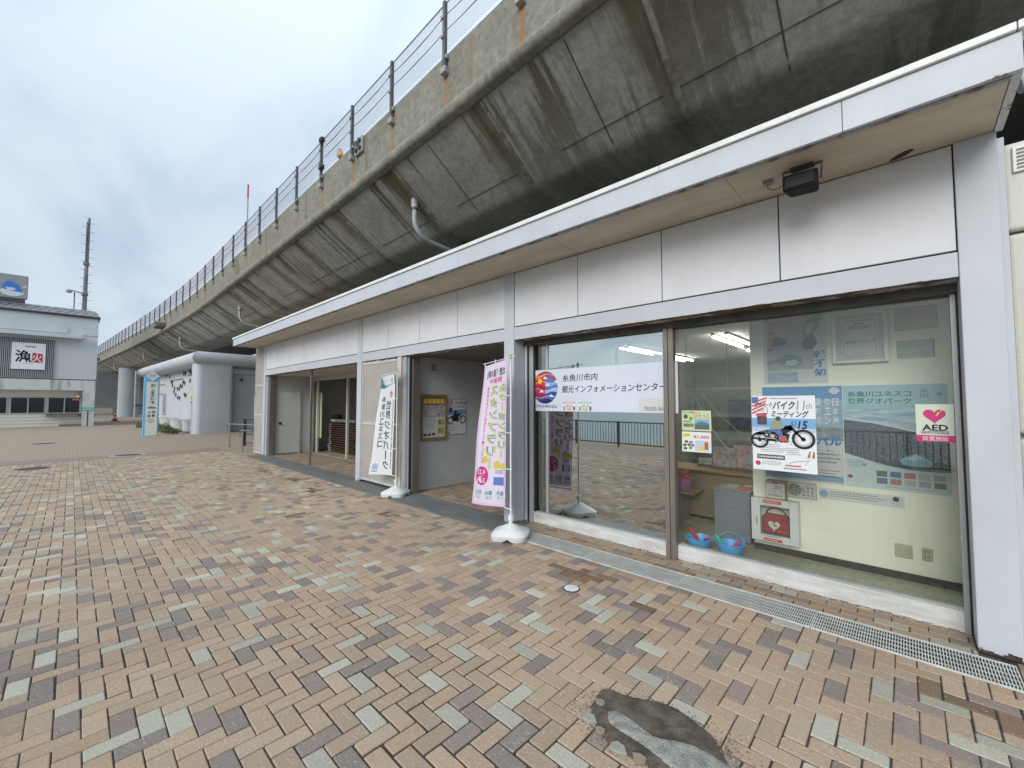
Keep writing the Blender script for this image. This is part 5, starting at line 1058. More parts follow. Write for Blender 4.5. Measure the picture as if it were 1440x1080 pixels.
s.rects('dark_edge', [(0, .985, 1, 1), (0, 0, 1, .012), (.985, 0, 1, 1)], (.12, .06, .05), 2); s.text('バイク11th', .36, .84, .96, .94, (.04, .04, .05), 3, shear=.2, bold=.02); s.text('ミーティング', .32, .74, .92, .82, (.04, .04, .05), 3, shear=.2, bold=.02)
s.rect('sea_photo', .02, .55, .98, .70, (.18, .28, .46), 1); s.polys('flag_stripe', [[(.02, .92 - .06 * k), (.28, .98 - .06 * k), (.28, .95 - .06 * k), (.02, .89 - .06 * k)] for k in range(3)], (.40, .10, .12), 2); s.rect('inset_photo', .08, .62, .24, .76, (.05, .05, .06), 3)
for (u, v, r) in ((.80, .42, .085), (.14, .40, .075)): s.ring('tyre', u, v, r * .72, r, DK, 3)
s.polys('motorcycle_frame', [[(.10, .45), (.30, .49), (.50, .46), (.66, .55), (.60, .60), (.40, .55), (.20, .53)], [(.24, .38), (.58, .36), (.60, .49), (.26, .49)], [(.57, .60), (.61, .62), (.82, .42), (.79, .41)], [(.32, .52), (.46, .52), (.50, .66), (.36, .66)]], DK, 3)
s.lines('small_print', .06, .10, .50, .30, 5, (.3, .3, .32), 2, 82, .35); s.disc('red_seal', .08, .06, .02, (.4, .06, .08), 3)
o = MB().box(-6.701, -6.672, 4.80, 4.90, 2.28, 2.40).build('wall_switch_box', plain('switch_grey', (.24, .25, .25), .5), bevel=.006); tag(o, 'small grey switch box high on the passage wall', 'switch box'); MB().box(-6.672, -6.666, 4.83, 4.87, 2.31, 2.37).build('cover_plate', plain('switch_face', (.35, .36, .36), .4), o)

# ------------------------------------------------------------------ loudspeaker under the eave
sp = thing('loudspeaker', (-.52, 3.85, 3.27), 'black loudspeaker hung under the eave near the right end', 'loudspeaker')
M_BLK = plain('speaker_black', (.012, .012, .013), .65, spec=.2)
mb = MB(); 
vs = [(-.645, 3.735, 3.285), (-.415, 3.735, 3.275), (-.415, 3.735, 3.40), (-.645, 3.735, 3.41), (-.625, 3.93, 3.30), (-.435, 3.93, 3.29), (-.435, 3.93, 3.425), (-.625, 3.93, 3.435)]
mb.add(vs, [(0, 1, 2, 3), (5, 4, 7, 6), (4, 0, 3, 7), (1, 5, 6, 2), (3, 2, 6, 7), (4, 5, 1, 0)]).build('cabinet', M_BLK, sp, bevel=.018, bseg=3)
MB().box(-.62, -.44, 3.727, 3.734, 3.30, 3.385).build('grille', surf('grille_black', (.012, .012, .012), rough=.7, bscale=400, fine=.6), sp)
MB().tube([(-.65, 3.83, 3.36), (-.652, 3.83, 3.472), (-.40, 3.83, 3.472), (-.41, 3.83, 3.35)], .008, 6).box(-.60, -.45, 3.79, 3.87, 3.468, 3.4795).build('bracket', plain('bracket_steel', (.12, .12, .12), .5, .5), sp)
jb = MB().box(-.80, -.735, 3.86, 3.92, 3.452, 3.4795).build('junction_box', plain('jbox', (.26, .25, .23), .5), bevel=.004); tag(jb, 'tiny grey junction box on the soffit beside the loudspeaker', 'junction box')
MB().tube([(-.768, 3.89, 3.45), (-.77, 3.885, 3.42), (-.735, 3.88, 3.39), (-.69, 3.87, 3.385), (-.645, 3.86, 3.40)], .004, 6).build('cable', plain('cable_black', (.04, .04, .04), .5), jb, smooth=True)

# ------------------------------------------------------------------ inside the shop
M_TUBE = plain('lamp_tube', (1.0, .97, .86), .4, emit=18.0)
for i, (x, y0, y1, lab) in enumerate([(-1.95, 6.35, 7.9, 'twin tube ceiling lamp above the counter, nearest the poster wall'), (-2.0, 8.35, 9.9, 'twin tube ceiling lamp at the back, seen past the poster wall'), (-4.31 + .75, 6.55, 7.9, 'twin tube ceiling lamp seen above the window sign, nearer one'), (-4.33 + .75, 8.4, 9.6, 'twin tube ceiling lamp seen above the window sign, farther one')]):
    lt = thing('ceiling_lamp', (x, (y0 + y1) / 2, 2.60), lab, 'ceiling lamp', 'ceiling lamps in the shop')
    MB().box(x - .075, x - .025, y0, y1, 2.63, 2.659).box(x + .105, x + .155, y0, y1, 2.63, 2.659).build('housing', plain('lamp_grey', (.25, .25, .24), .5), lt)
    for dx in (-.05, .13): MB().cyl((x + dx, y0 + .03, 2.61), (x + dx, y1 - .03, 2.61), .016, n=10).build('tube', M_TUBE, lt, smooth=True)
M_WOODP = surf('counter_panel', (.30, .245, .165), (.26, .21, .14), scale=2, rough=.5, stretch=(1, 1, 8))
ct = thing('counter', (-2.2, 6.4, .06), 'long light brown service counter inside the shop', 'counter')
MB().box(-3.3, -1.30, 6.03, 6.06, .10, .70).build('front_panel', M_WOODP, ct); MB().box(-3.3, -1.30, 6.06, 6.5, .06, .10).build('plinth', M_DARK, ct); MB().box(-3.35, -1.28, 5.98, 6.60, .70, .728).build('counter_top', surf('counter_wood', (.34, .23, .13), (.28, .19, .10), scale=4, rough=.4, stretch=(.5, 6, 1)), ct, bevel=.004)
MB().box(-2.62, -2.04, 5.60, 5.975, .452, .475).build('side_shelf', M_WOODP, ct); MB().box(-2.55, -2.22, 5.66, 5.96, .06, .4515).build('shelf_support', M_WOODP, ct)
gb = thing('grey_cabinet', (-1.49, 5.45, .06), 'low plain grey cabinet beside the poster wall', 'cabinet')
MB().box(-1.685, -1.305, 5.27, 5.66, .075, .636).build('carcass', surf('steel_blue', (.205, .235, .27), (.185, .21, .245), scale=1, rough=.45), gb, bevel=.004); MB().box(-1.67, -1.32, 5.29, 5.64, .06, .0745).build('plinth', M_DARK, gb); MB().box(-1.69, -1.30, 5.265, 5.665, .637, .648).build('top', surf('cab_top', (.25, .27, .29), rough=.4), gb)
for i, (x, y, w, h, c, lab) in enumerate([(-1.62, 5.42, .14, .20, (.50, .50, .47), 'pale brochure on the grey cabinet'), (-1.46, 5.36, .12, .17, (.60, .10, .06), 'red brochure on the grey cabinet'), (-1.44, 5.54, .16, .12, (.46, .38, .32), 'brown brochure at the back of the grey cabinet')]):
    o = MB().box(x, x + w, y, y + h, .6485, .656 + .003 * i).build('brochure', ink(c)); tag(o, lab, 'brochure', 'brochures in the shop'); MB().box(x + .015, x + w - .015, y + .02, y + h * .4, .6565 + .003 * i, .6575 + .003 * i).build('print_panel', ink(tuple(min(.7, v * .5 + .1) for v in c)), o)
M_BUCK = plain('bucket_blue', S(95, 185, 250), .35)
def bucket(cx, cy, z, r0, r1, h, mat, label, handle=True):
    b_ = thing('bucket', (cx, cy, z), label, 'bucket')
    MB().lathe([(r0 * .93, 0), (r0, .006), (r1, h), (r1 + .008, h), (r1 + .008, h + .008), (r1 - .005, h + .008), (r0 - .006, .012), (.001, .012)], (cx, cy, z), 32).build('pail', mat, b_, smooth=True)
    if handle: MB().tube([(cx + r1 * math.cos(a), cy + .02 + .35 * r1 * math.sin(a), z + h + .75 * r1 * math.sin(a)) for a in np.linspace(0, math.pi, 14)], .004, 6).build('handle', mat, b_, smooth=True)
    return b_
bucket(-1.672, 4.72, .06, .095, .135, .135, M_BUCK, 'blue bucket next to the mullion holding a red torch', False)
bucket(-1.365, 4.74, .06, .095, .130, .14, M_BUCK, 'blue bucket in front of the grey cabinet holding torches')
def torch(p, q, col, label):
    p, q = Vector(p), Vector(q); d = (q - p).normalized(); t = thing('torch', tuple(p), label, 'torch', 'torches in the buckets')
    MB().cyl(p, p + d * .05, .013, .015, n=12).build('head', plain('torch_black', (.02, .02, .02), .4), t, smooth=True); MB().cyl(p + d * .05, q, .019, n=14).build('grip', plain('torch_%s' % label.split()[0], col, .4), t, smooth=True)
torch((-1.655, 4.72, .13), (-1.775, 4.72, .285), (.60, .03, .06), 'red torch leaning out of the bucket by the mullion')
torch((-1.63, 4.70, .155), (-1.585, 4.76, .20), (.62, .05, .16), 'pink torch lying inside the bucket by the mullion')
torch((-1.41, 4.72, .12), (-1.50, 4.72, .27), (.05, .50, .36), 'green torch leaning out of the right bucket')
torch((-1.36, 4.72, .13), (-1.275, 4.74, .235), (.62, .08, .20), 'rose torch leaning right in the right bucket')
pb = bucket(-2.235, 5.78, .475, .085, .11, .155, plain('bucket_pink', (.55, .25, .55), .4), 'pink bucket on the side shelf full of red bags', False)
mb = MB(); rnd = random.Random(5)
for k in range(16): a = rnd.random() * 6.28; r = rnd.random() * .07; mb.lathe([(.005, 0), (.03, .02), (.034, .045), (.012, .075)], (-2.235 + r * math.cos(a), 5.78 + r * math.sin(a), .57 + rnd.random() * .12), 7)
tag(mb.build('red_bags', surf('red_net', (.62, .05, .03), (.70, .30, .20), scale=30, rough=.4)), 'heap of small red net bags in the pink bucket', 'bags')
for i, (x, y, z, w, h, c, lab) in enumerate([(-2.02, 6.30, .728, .30, .30, (.62, .56, .56), 'leaflet in a stand on the counter, left'), (-1.75, 6.34, .728, .24, .34, (.68, .50, .50), 'tall reddish leaflet in a stand on the counter'), (-1.55, 6.30, .728, .22, .20, (.45, .52, .62), 'blue leaflet in a stand on the counter'), (-2.25, 6.40, .728, .18, .12, (.70, .72, .72), 'small pale box on the counter')]):
    o = MB().box(x, x + w, y, y + .03, z, z + h).build('leaflet_stand', photo_mat('leaf%d' % i, c, tuple(v * .6 for v in c), 18)); tag(o, lab, 'leaflet stand', 'leaflet stands on the counter')
    MB().box(x - .01, x + w + .01, y - .02, y + .08, z, z + .03).build('stand_foot', plain('stand_grey', (.2, .2, .2), .4), o)
for (x0, x1, y, z0, z1, c, lab) in [(-3.2, -2.3, 11.27, 1.0, 1.7, (.16, .20, .25), 'dark landscape panel on the far back wall'), (-2.1, -1.3, 11.27, 1.05, 1.75, (.22, .26, .3), 'grey landscape panel on the far back wall')]:
    o = MB().box(x0, x1, y - .02, y, z0, z1).build('wall_panel', photo_mat('pan%d' % int(-x0 * 10), c, tuple(v * .5 for v in c), 4)); tag(o, lab, 'panel'); MB().box(x0 - .02, x1 + .02, y - .012, y, z1, z1 + .03).build('panel_top', plain('panel_edge', (.1, .1, .1), .5), o)
sc_ = thing('clear_screen', (-1.9, 6.1, .73), 'creased clear plastic sheet hanging above the counter', 'plastic screen')
mb = MB(); pts = [(-2.3 + .1 * i, 6.12 + .012 * math.sin(i * 2.1)) for i in range(11)]
mb.add([(x, y, .95) for x, y in pts] + [(x, y, 1.85) for x, y in pts], [(i, i + 1, 12 + i, 11 + i) for i in range(10)]).build('film', glass('film_clear', .05, (.93, .94, .93)), sc_, smooth=True)
for x in (-2.3, -1.75, -1.30): MB().tube([(x, 6.12, 1.86), (x, 6.12, 2.655)], .006, 6).build('hanger', plain('hanger_white', (.6, .6, .58), .4), sc_)
MB().tube([(-2.3, 6.12, 1.85), (-1.3, 6.12, 1.85)], .01, 6).build('top_bar', plain('hanger_white', (.6, .6, .58), .4), sc_)
mb = MB()
for a, c in (((-2.2, 1.8), (-1.75, 1.0)), ((-2.1, 1.82), (-1.6, 1.25)), ((-2.22, 1.7), (-2.05, .98))): mb.tube([(a[0], 6.10, a[1]), ((a[0] + c[0]) / 2 - .05, 6.095, (a[1] + c[1]) / 2), (c[0], 6.10, c[1])], .004, 5)
mb.build('crease', plain('crease_white', (.55, .56, .55), .3), sc_)
# stacked folded tables in the left hall
M_TBL = surf('table_brown', (.085, .045, .03), (.065, .035, .024), scale=3, rough=.4)
tb0 = None
for k in range(13):
    if tb0 is None:
        tb0 = thing('folded_table', (-13.35, 6.25, .06), 'lowest folded brown table lying on the floor under the stack inside the left bay', 'folding table', 'folded tables stacked in the left bay')
        MB().box(-14.35, -12.35, 6.02, 6.47, .075, .11).build('table_top', M_TBL, tb0, bevel=.006); MB().box(-14.38, -14.3495, 6.03, 6.46, .078, .107).build('edge_strip', M_ALU, tb0)
        for x in (-14.05, -12.6): MB().tube([(x, 6.06, .068), (x, 6.43, .068)], .013, 8).build('folded_leg', M_ALU, tb0)
        for y in (6.012, 6.478): MB().box(-14.2, -14.05, y - .012, y + .012, .062, .10).build('bracket', M_ALU, tb0)
    else:
        tc_ = copy_tree(tb0, (.03 * math.sin(k * 2.3), .015 * math.cos(k * 1.7), .072 * k)); tc_['label'] = '%s folded brown table from the floor in the stack inside the left bay' % ['lowest', 'second', 'third', 'fourth', 'fifth', 'sixth', 'seventh', 'eighth', 'ninth', 'tenth', 'eleventh', 'twelfth', 'topmost, thirteenth'][k]
o = MB().box(-14.3, -12.4, 6.05, 6.44, 1.03, 1.12).build('glass_showcase_lid', surf('lid_grey', (.16, .17, .15), rough=.4)); tag(o, 'thin grey tray lying on top of the stacked tables', 'tray'); MB().box(-14.25, -13.8, 6.04, 6.049, 1.04, 1.10).build('tray_label', plain('lab', (.4, .42, .3), .5), o)
o = MB().prism([(-14.15, 1.121), (-13.80, 1.121), (-13.82, 1.22), (-13.88, 1.26), (-14.07, 1.26), (-14.13, 1.22)], lambda u, v, d: (u, d, v), 6.1, 6.3).build('black_case', M_BLK, bevel=.01); tag(o, 'small black case on top of the stacked tables', 'case'); MB().tube([(-14.05, 6.2, 1.26), (-14.02, 6.2, 1.29), (-13.93, 6.2, 1.29), (-13.90, 6.2, 1.26)], .008, 6).build('handle', M_BLK, o)
o = MB().box(-14.3, -12.6, 8.13, 8.17, 1.75, 2.42).build('wall_screen', plain('screen_black', (.01, .01, .012), .15)); tag(o, 'dark wall screen above the stacked tables', 'screen'); MB().box(-14.33, -12.57, 8.14, 8.168, 1.72, 1.749).build('bezel', M_BLK, o)
o = MB().box(-14.52, -14.05, 5.70, 5.71, .5, 2.0).build('hall_poster', photo_mat('hallp', (.45, .50, .22), (.50, .53, .45), 5, (1, 1, .6))); tag(o, 'yellow-green poster behind the narrow left glass pane', 'poster'); MB().box(-14.45, -14.12, 5.698, 5.6995, 1.3, 1.8).build('print_panel', ink((.55, .56, .50)), o)

# ================================================================== NEIGHBOURING MODULE at the right edge
nbm = thing('cream_module', (2.2, 6, 0), 'cream prefab module with rounded panels at the right edge', 'building')
M_MOD = surf('module_cream', (.62, .61, .54), (.50, .50, .45), scale=1.5, rough=.55, stretch=(2, 2, .4))
MB().box(.575, 4.4, 4.66, 8.5, .05, 3.52).build('body', surf('module_core', (.30, .30, .28), rough=.7), nbm)
for i in range(3):
    for j, (z0, z1) in enumerate([(.10, 1.40), (1.43, 2.865), (2.885, 3.53)]):
        a = .565 + i * 1.25; MB().box(a, a + 1.22, 4.60, 4.67, z0, z1).build('cladding_panel', M_MOD, nbm, bevel=.05, bseg=4) if j < 2 else MB().box(a, a + 1.22, 4.60, 4.67, z0, z1).build('cladding_panel', M_MOD, nbm, bevel=.03, bseg=4)
lv = MB().box(.612, .87, 4.578, 4.599, 3.30, 3.49).build('vent', plain('vent_white', (.7, .7, .68), .4), nbm, bevel=.006)
for k in range(6): MB().add([(.63, 4.5775, 3.318 + k * .026), (.85, 4.5775, 3.318 + k * .026), (.85, 4.565, 3.330 + k * .026), (.63, 4.565, 3.330 + k * .026)], [(0, 1, 2, 3)]).build('vent_slat', plain('vent_slat', (.45, .45, .43), .4), lv)
o = MB().tube([(.80, 5.6, 4.46), (.95, 5.6, 4.5), (4, 5.6, 4.55)], .11, 18).build('roof_pipe', M_PIPE, smooth=True); tag(o, 'pale round pipe above the cream module at the right edge', 'pipe')
MB().cyl((1.2, 5.6, 3.5), (1.2, 5.6, 4.42), .03, n=8).build('support', M_GALV, o)

# ================================================================== JADE MUSEUM beyond the shop
# local frame of the museum front: from the round corner back to the far end
A0 = Vector((-27.5, 4.50, 0)); A1 = Vector((-44.6, 3.72, 0)); du = (A1 - A0).normalized(); dn = Vector((-du.y, du.x, 0)); dn = dn if dn.y > 0 else -dn
def mu(u, v, z): p = A0 + du * u + dn * v; return (p.x, p.y, z)
M_MUS = surf('museum_plaster', (.53, .555, .595), (.48, .505, .54), scale=.6, rough=.75)
M_MUSS = surf('museum_side', (.53, .555, .595), (.48, .505, .54), scale=.6, rough=.75)
mus = thing('museum_building', (-34, 8, 0), 'pale lavender-grey museum building with a thick rounded cornice', 'building')
def mbox(u0, u1, v0, v1, z0, z1):
    vs = [mu(u, v, z) for z in (z0, z1) for (u, v) in ((u0, v0), (u1, v0), (u1, v1), (u0, v1))]
    return [vs, [(3, 2, 1, 0), (4, 5, 6, 7), (0, 4, 5, 1)[::-1], (1, 5, 6, 2)[::-1], (2, 6, 7, 3)[::-1], (3, 7, 4, 0)[::-1]]]
MB().add(*mbox(.9, 17.1, .70, 8, 0, 4.2)).build('wall', M_MUS, mus)
# rounded corner pylon (plan with round corners)
cp = []
for (cu, cv, a0) in ((.55, 1.35, 0), (.55, .35, 90), (1.2, .35, 180), (1.2, 1.35, 270)):
    pass
plan = [(.0, 1.55)] + [(.42 - .42 * math.cos(a), .42 - .42 * math.sin(a)) for a in np.linspace(0, math.pi / 2, 9)] + [(.62, 0), (.62, 1.8)] 
plan = [(.22 - .22 * math.cos(a), 1.58 + .22 * math.sin(a)) for a in np.linspace(math.pi / 2, 0, 6)] + [(.30 - .30 * math.cos(a), .30 - .30 * math.sin(a)) for a in np.linspace(0, math.pi / 2, 8)] + [(.75, 0), (.75, 1.8)]
n = len(plan); vs = [mu(u, v, z) for z in (0, 4.0) for u, v in plan]
MB().add(vs, [tuple(range(n)), tuple(range(2 * n - 1, n - 1, -1))] + [(i, n + i, n + (i + 1) % n, (i + 1) % n) for i in range(n)]).build('corner_pylon', M_MUS, mus, smooth=True)
# side wall towards the shop and its cornice
MB().add(*mbox(.55, .89, 1.82, 8, 0, 4.2)).build('side_wall', M_MUSS, mus)
MB().add(*mbox(.40, .549, 1.85, 8, 3.35, 3.60)).build('side_beam', M_MUS, mus)
prof = [(.9, 4.46)] + [(.22 - .42 * math.sin(a), 4.10 + .36 * math.cos(a)) for a in np.linspace(0, math.pi, 11)] + [(.9, 3.74)]
def cornice(pts_fn, us): 
    n = len(prof); vs = [pts_fn(u, v, z) for u in us for v, z in prof]
    return vs, [(i * n + k, i * n + k + 1, (i + 1) * n + k + 1, (i + 1) * n + k) for i in range(len(us) - 1) for k in range(n - 1)] + [tuple(range(n)), tuple(range((len(us) - 1) * n, len(us) * n))]
# mitred corner: front run uses v offsets, side run uses u offsets
MB().add(*cornice(lambda u, v, z: mu(max(u, 0) + (v if u <= 0 else 0), v, z), [0, 6, 12, 17.3])).build('cornice', M_MUS, mus, smooth=True)
MB().add(*cornice(lambda u, v, z: mu(v, u + (v if u <= 0 else 0), z), [0, 4, 8])).build('cornice', M_MUSS, mus, smooth=True)
MB().add(*mbox(.3, 17.2, .3, 8, 4.25, 4.40)).build('roof', surf('mus_roof', (.35, .36, .38), rough=.9), mus)
for (u0, u1, z0, z1) in [(6.2, 9.5, 3.20, 3.23), (11.8, 14.2, 3.0, 3.03), (12.2, 14.0, 2.32, 2.36), (1.2, 5.0, 3.35, 3.38)]: MB().add(*mbox(u0, u1, .66, .705, z0, z1)).build('wall_slot', plain('slot_dark', (.08, .08, .09), .8), mus)
wn = MB().add(*mbox(11.2, 12.3, .685, .72, .95, 2.32)).build('window', plain('win_dark', (.16, .17, .18), .2), mus); MB().add(*mbox(11.2, 11.28, .66, .684, .95, 2.32)).build('window_frame', M_MUS, wn); MB().add(*mbox(11.0, 12.5, .60, .684, .88, .95)).build('sill', M_BTRIM, wn)
# flock of little sea-bird plaques on the wall
M_BIRD = plain('bird_dark', (.07, .06, .055), .6)
flock = sorted([(11.28, 3.62), (10.2, 3.49), (9.7, 3.14), (9.32, 3.10), (9.23, 2.86), (8.55, 2.64), (7.76, 2.61), (7.24, 2.57), (6.93, 2.77), (6.47, 2.72), (6.22, 2.99), (5.82, 2.92), (8.73, 2.41), (8.16, 2.21), (7.54, 2.01), (6.99, 1.96), (5.76, 2.18), (5.37, 2.12), (6.13, 3.55), (5.69, 3.5), (4.54, 3.59), (4.19, 3.49), (4.46, 3.02)], reverse=True)
ORD = ['leftmost'] + ['%s from left' % w for w in 'second third fourth fifth sixth seventh eighth ninth tenth eleventh twelfth thirteenth fourteenth fifteenth sixteenth seventeenth eighteenth nineteenth twentieth twenty-first twenty-second'.split()] + ['rightmost']
for i, (u, z) in enumerate(flock):
    def bm(a, b_, d, u=u, z=z): return mu(u - a, .69 - d, z + b_)
    o = MB().prism([(-.16, -.02), (-.08, .10), (.0, .05), (.03, .15), (.10, .08), (.17, .02), (.06, -.03), (.03, -.15), (-.03, -.05)], bm, .0, .03).build('bird_plaque', M_BIRD); tag(o, 'small dark bird plaque on the museum wall, %s of the flock' % ORD[i], 'wall plaque', 'bird plaques on the museum wall')
o = MB().add(*mbox(2.2, 2.9, .665, .699, 2.45, 3.1)).build('museum_plate', plain('plate_dark', (.10, .10, .10), .5)); tag(o, 'dark lettered plate beside the museum corner pylon', 'plate'); mbp = MB()
for k in range(4):
    for j in range(3): vs, fs = mbox(2.27 + j * .2, 2.42 + j * .2, .66, .6645, 2.52 + k * .14, 2.61 + k * .14); mbp.add(vs, fs)
mbp.build('lettering', plain('plate_text', (.4, .4, .4), .5), o)
yp = MB().add(*mbox(.34, .80, -.012, -.002, 1.62, 2.22)).build('yellow_notice', ink((.72, .73, .72))); tag(yp, 'yellow and blue notice on the museum corner pylon', 'notice'); MB().add(*mbox(.38, .76, -.015, -.0125, 1.78, 2.14)).build('yellow_field', ink((.72, .68, .08)), yp); MB().add(*mbox(.38, .76, -.015, -.0125, 1.65, 1.74)).build('blue_field', ink((.12, .20, .42)), yp); MB().add(*mbox(.45, .66, -.018, -.0155, 1.90, 1.98)).build('arrow', ink((.10, .10, .05)), yp)
o = MB().add(*mbox(.30, .52, 2.2, 2.32, 2.95, 3.02)).build('wall_lamp', plain('lamp_dark', (.06, .06, .06), .5)); tag(o, 'small dark lamp on the museum side wall near the pylon', 'lamp'); MB().cyl(mu(.30, 2.26, 2.98), mu(.10, 2.2, 3.08), .05, .07, n=10).build('lamp_head', plain('lamp_dark', (.06, .06, .06), .5), o)
# planter tubs and plants along the museum front
for i in range(6):
    u = 1.5 + i * 1.5; p = mu(u, .0 + (.0 if i % 2 else .2), 0)
    o = MB().lathe([(.26, 0), (.38, .10), (.42, .60), (.45, .70), (.39, .70), (.37, .63), (.001, .62)], p, 20).build('planter_tub', surf('tub_white', (.62, .63, .62), rough=.6), smooth=True); tag(o, '%s white planter tub from the corner pylon along the museum wall' % ['first', 'second', 'third', 'fourth', 'fifth', 'sixth'][i], 'planter', 'planter tubs along the museum wall')
def leaf_clump(name, c, rx, ry, h, n, seed, label, group):
    rnd = random.Random(seed); root = thing(name, c, label, 'plant', group); mb = MB()
    for k in range(n):
        a = rnd.random() * 6.283; r = math.sqrt(rnd.random()); x = c[0] + rx * r * math.cos(a); y = c[1] + ry * r * math.sin(a); z = c[2] + h * rnd.random() * (1.1 - .6 * r)
        d = Vector((rnd.uniform(-1, 1), rnd.uniform(-1, 1), rnd.uniform(.1, 1))).normalized(); e = d.orthogonal().normalized(); l = rnd.uniform(.06, .13); w = l * .3
        p = Vector((x, y, z)); mb.add([p, p + d * l * .5 + e * w, p + d * l, p + d * l * .5 - e * w], [(0, 1, 2, 3)], k % 3)
    mb.build('foliage', [plain('leaf_a', (.05, .085, .03), .6), plain('leaf_b', (.075, .115, .04), .6), plain('leaf_c', (.11, .13, .05), .6)], root)
    st = MB()
    for k in range(7): a = k * .9; st.tube([(c[0], c[1], c[2]), (c[0] + rx * .6 * math.cos(a), c[1] + ry * .6 * math.sin(a), c[2] + h * .8)], .008, 4)
    st.build('stems', plain('stem', (.09, .07, .04), .8), root)
for i, (u, v, h) in enumerate([(1.5, -.62, .34), (2.6, -.72, .42), (3.6, -.62, .55), (4.7, -.75, .5), (6.0, -.7, .4), (7.3, -.75, .45), (8.6, -.65, .38), (10, -.7, .4)]):
    p = mu(u, v, 0); leaf_clump('shrub', p, .55, .32, h, 260, i, '%s low green shrub from the corner pylon along the museum wall' % ['first', 'second', 'third', 'fourth', 'fifth', 'sixth', 'seventh', 'eighth'][i], 'shrubs along the museum wall')
# totem sign
tm = thing('totem_sign', (-27.75, 2.80, 0), 'blue and white totem sign with a diamond top in front of the museum', 'sign')
M_TB = plain('totem_blue', (.20, .50, .78), .4)
MB().prism([(2.49, .0), (3.08, .0), (3.08, 3.0), (2.80, 3.27), (2.52, 3.0), (2.49, 2.9)], lambda u, v, d: (d, u, v), -28.05, -27.72).build('core', M_TB, tm)
MB().box(-27.72, -27.705, 2.575, 3.03, .02, 2.72).build('white_panel', plain('totem_white', (.82, .84, .77), .4), tm)
s = Sheet(tm, side_map(2.49, 0, -27.70), .59, 3.3)
s.poly('diamond', [(.10, .915), (.525, .835), (.98, .915), (.53, .99)], (.68, .74, .76), 1); s.text('道の駅', .34, .915, .72, .94, (.05, .22, .25), 3); s.rect('diamond_rule', .36, .903, .70, .908, (.05, .22, .25), 3)
s.text('翡翠', .42, .735, .70, .80, (.05, .34, .10), 3, bold=.02); s.text('ひすい'[:2], .74, .76, .80, .80, (.05, .34, .10), 3)
s.vtext('ふるさと', .40, .545, .68, .72, (.06, .07, .16), 3, bold=.02); s.text('館', .40, .49, .66, .535, (.06, .07, .2), 3, bold=.02); s.lines('small_print', .36, .445, .66, .46, 1, (.05, .05, .05), 3, 91); s.rect('black_line', .26, .42, .78, .437, (.04, .04, .04), 3)
for (u, v, c) in ((.38, .36, (.55, .50, .45)), (.66, .365, (.10, .30, .36)), (.36, .305, (.16, .34, .10)), (.64, .31, (.40, .06, .10))): s.disc('round_icon', u, v, .06, c, 3, ry=.07)
s.lines('small_print', .28, .245, .72, .262, 1, (.06, .06, .06), 3, 92); s.text('ITOIGAWA', .24, .212, .74, .230, (.04, .04, .04), 3); s.lines('small_print', .40, .195, .62, .205, 1, (.06, .06, .06), 3, 93)

# handrails and white board between shop and museum
hr = thing('handrail', (-18.4, 4.2, 0), 'low steel handrail with rounded ends left of the shop', 'handrail')
MB().tube([(-18.6, 4.05, .62), (-18.62, 4.05, .80), (-18.55, 4.07, .86), (-18.45, 4.1, .87), (-15.9, 4.75, .87)], .022, 8).build('rail', surf('rail_steel', (.34, .33, .31), rough=.35, metal=.6), hr, smooth=True)
for (x, y) in ((-18.42, 4.11), (-16.7, 4.55)): MB().cyl((x, y, 0), (x, y, .86), .022, n=8).build('post', surf('rail_steel', (.34, .33, .31)), hr)
hr = thing('handrail', (-16.2, 4.1, 0), 'second low handrail tight against the left end of the shop', 'handrail')
MB().tube([(-16.55, 3.98, .50), (-16.57, 3.98, .66), (-16.5, 4.0, .72), (-16.4, 4.02, .73), (-15.75, 4.12, .73)], .02, 8).build('rail', surf('rail_steel', (.34, .33, .31)), hr, smooth=True)
for (x, y) in ((-16.36, 4.03),): MB().cyl((x, y, 0), (x, y, .72), .022, n=8).build('post', surf('rail_steel', (.34, .33, .31)), hr)
gt_ = thing('barrier_frame', (-18.2, 5.0, 0), 'dark steel barrier frame with a pale board behind the handrails', 'barrier')
MB().box(-18.75, -18.66, 4.62, 4.71, 0, 1.05).box(-17.2, -17.12, 5.3, 5.38, 0, 1.05).build('post', plain('barrier_dark', (.05, .048, .045), .5), gt_)
mb = MB()
for z in (1.03, .45, .12): mb.tube([(-18.7, 4.66, z), (-17.15, 5.34, z)], .028 if z > 1 else .018, 6)
for t in (.3, .6, .85): mb.tube([(-18.7 + 1.55 * t, 4.66 + .68 * t, .12), (-18.7 + 1.55 * t, 4.66 + .68 * t, 1.03)], .016, 6)
mb.build('bars', plain('barrier_dark', (.05, .048, .045), .5), gt_)
o = MB().box(-22.6, -22.55, 6.0, 7.0, .85, 2.02).build('pale_board', surf('board_pale', (.50, .54, .56), rough=.5)); tag(o, 'pale rectangular board standing in front of the museum side wall', 'board'); MB().box(-22.6, -22.55, 6.05, 6.10, 0, .849).box(-22.6, -22.55, 6.9, 6.95, 0, .849).build('leg', M_GALV, o)
MB().tube([(-22.57, 6.1, 2.04), (-22.57, 6.3, 2.08), (-22.57, 6.9, 2.06)], .02, 6).build('top_clip', M_GALV, o)

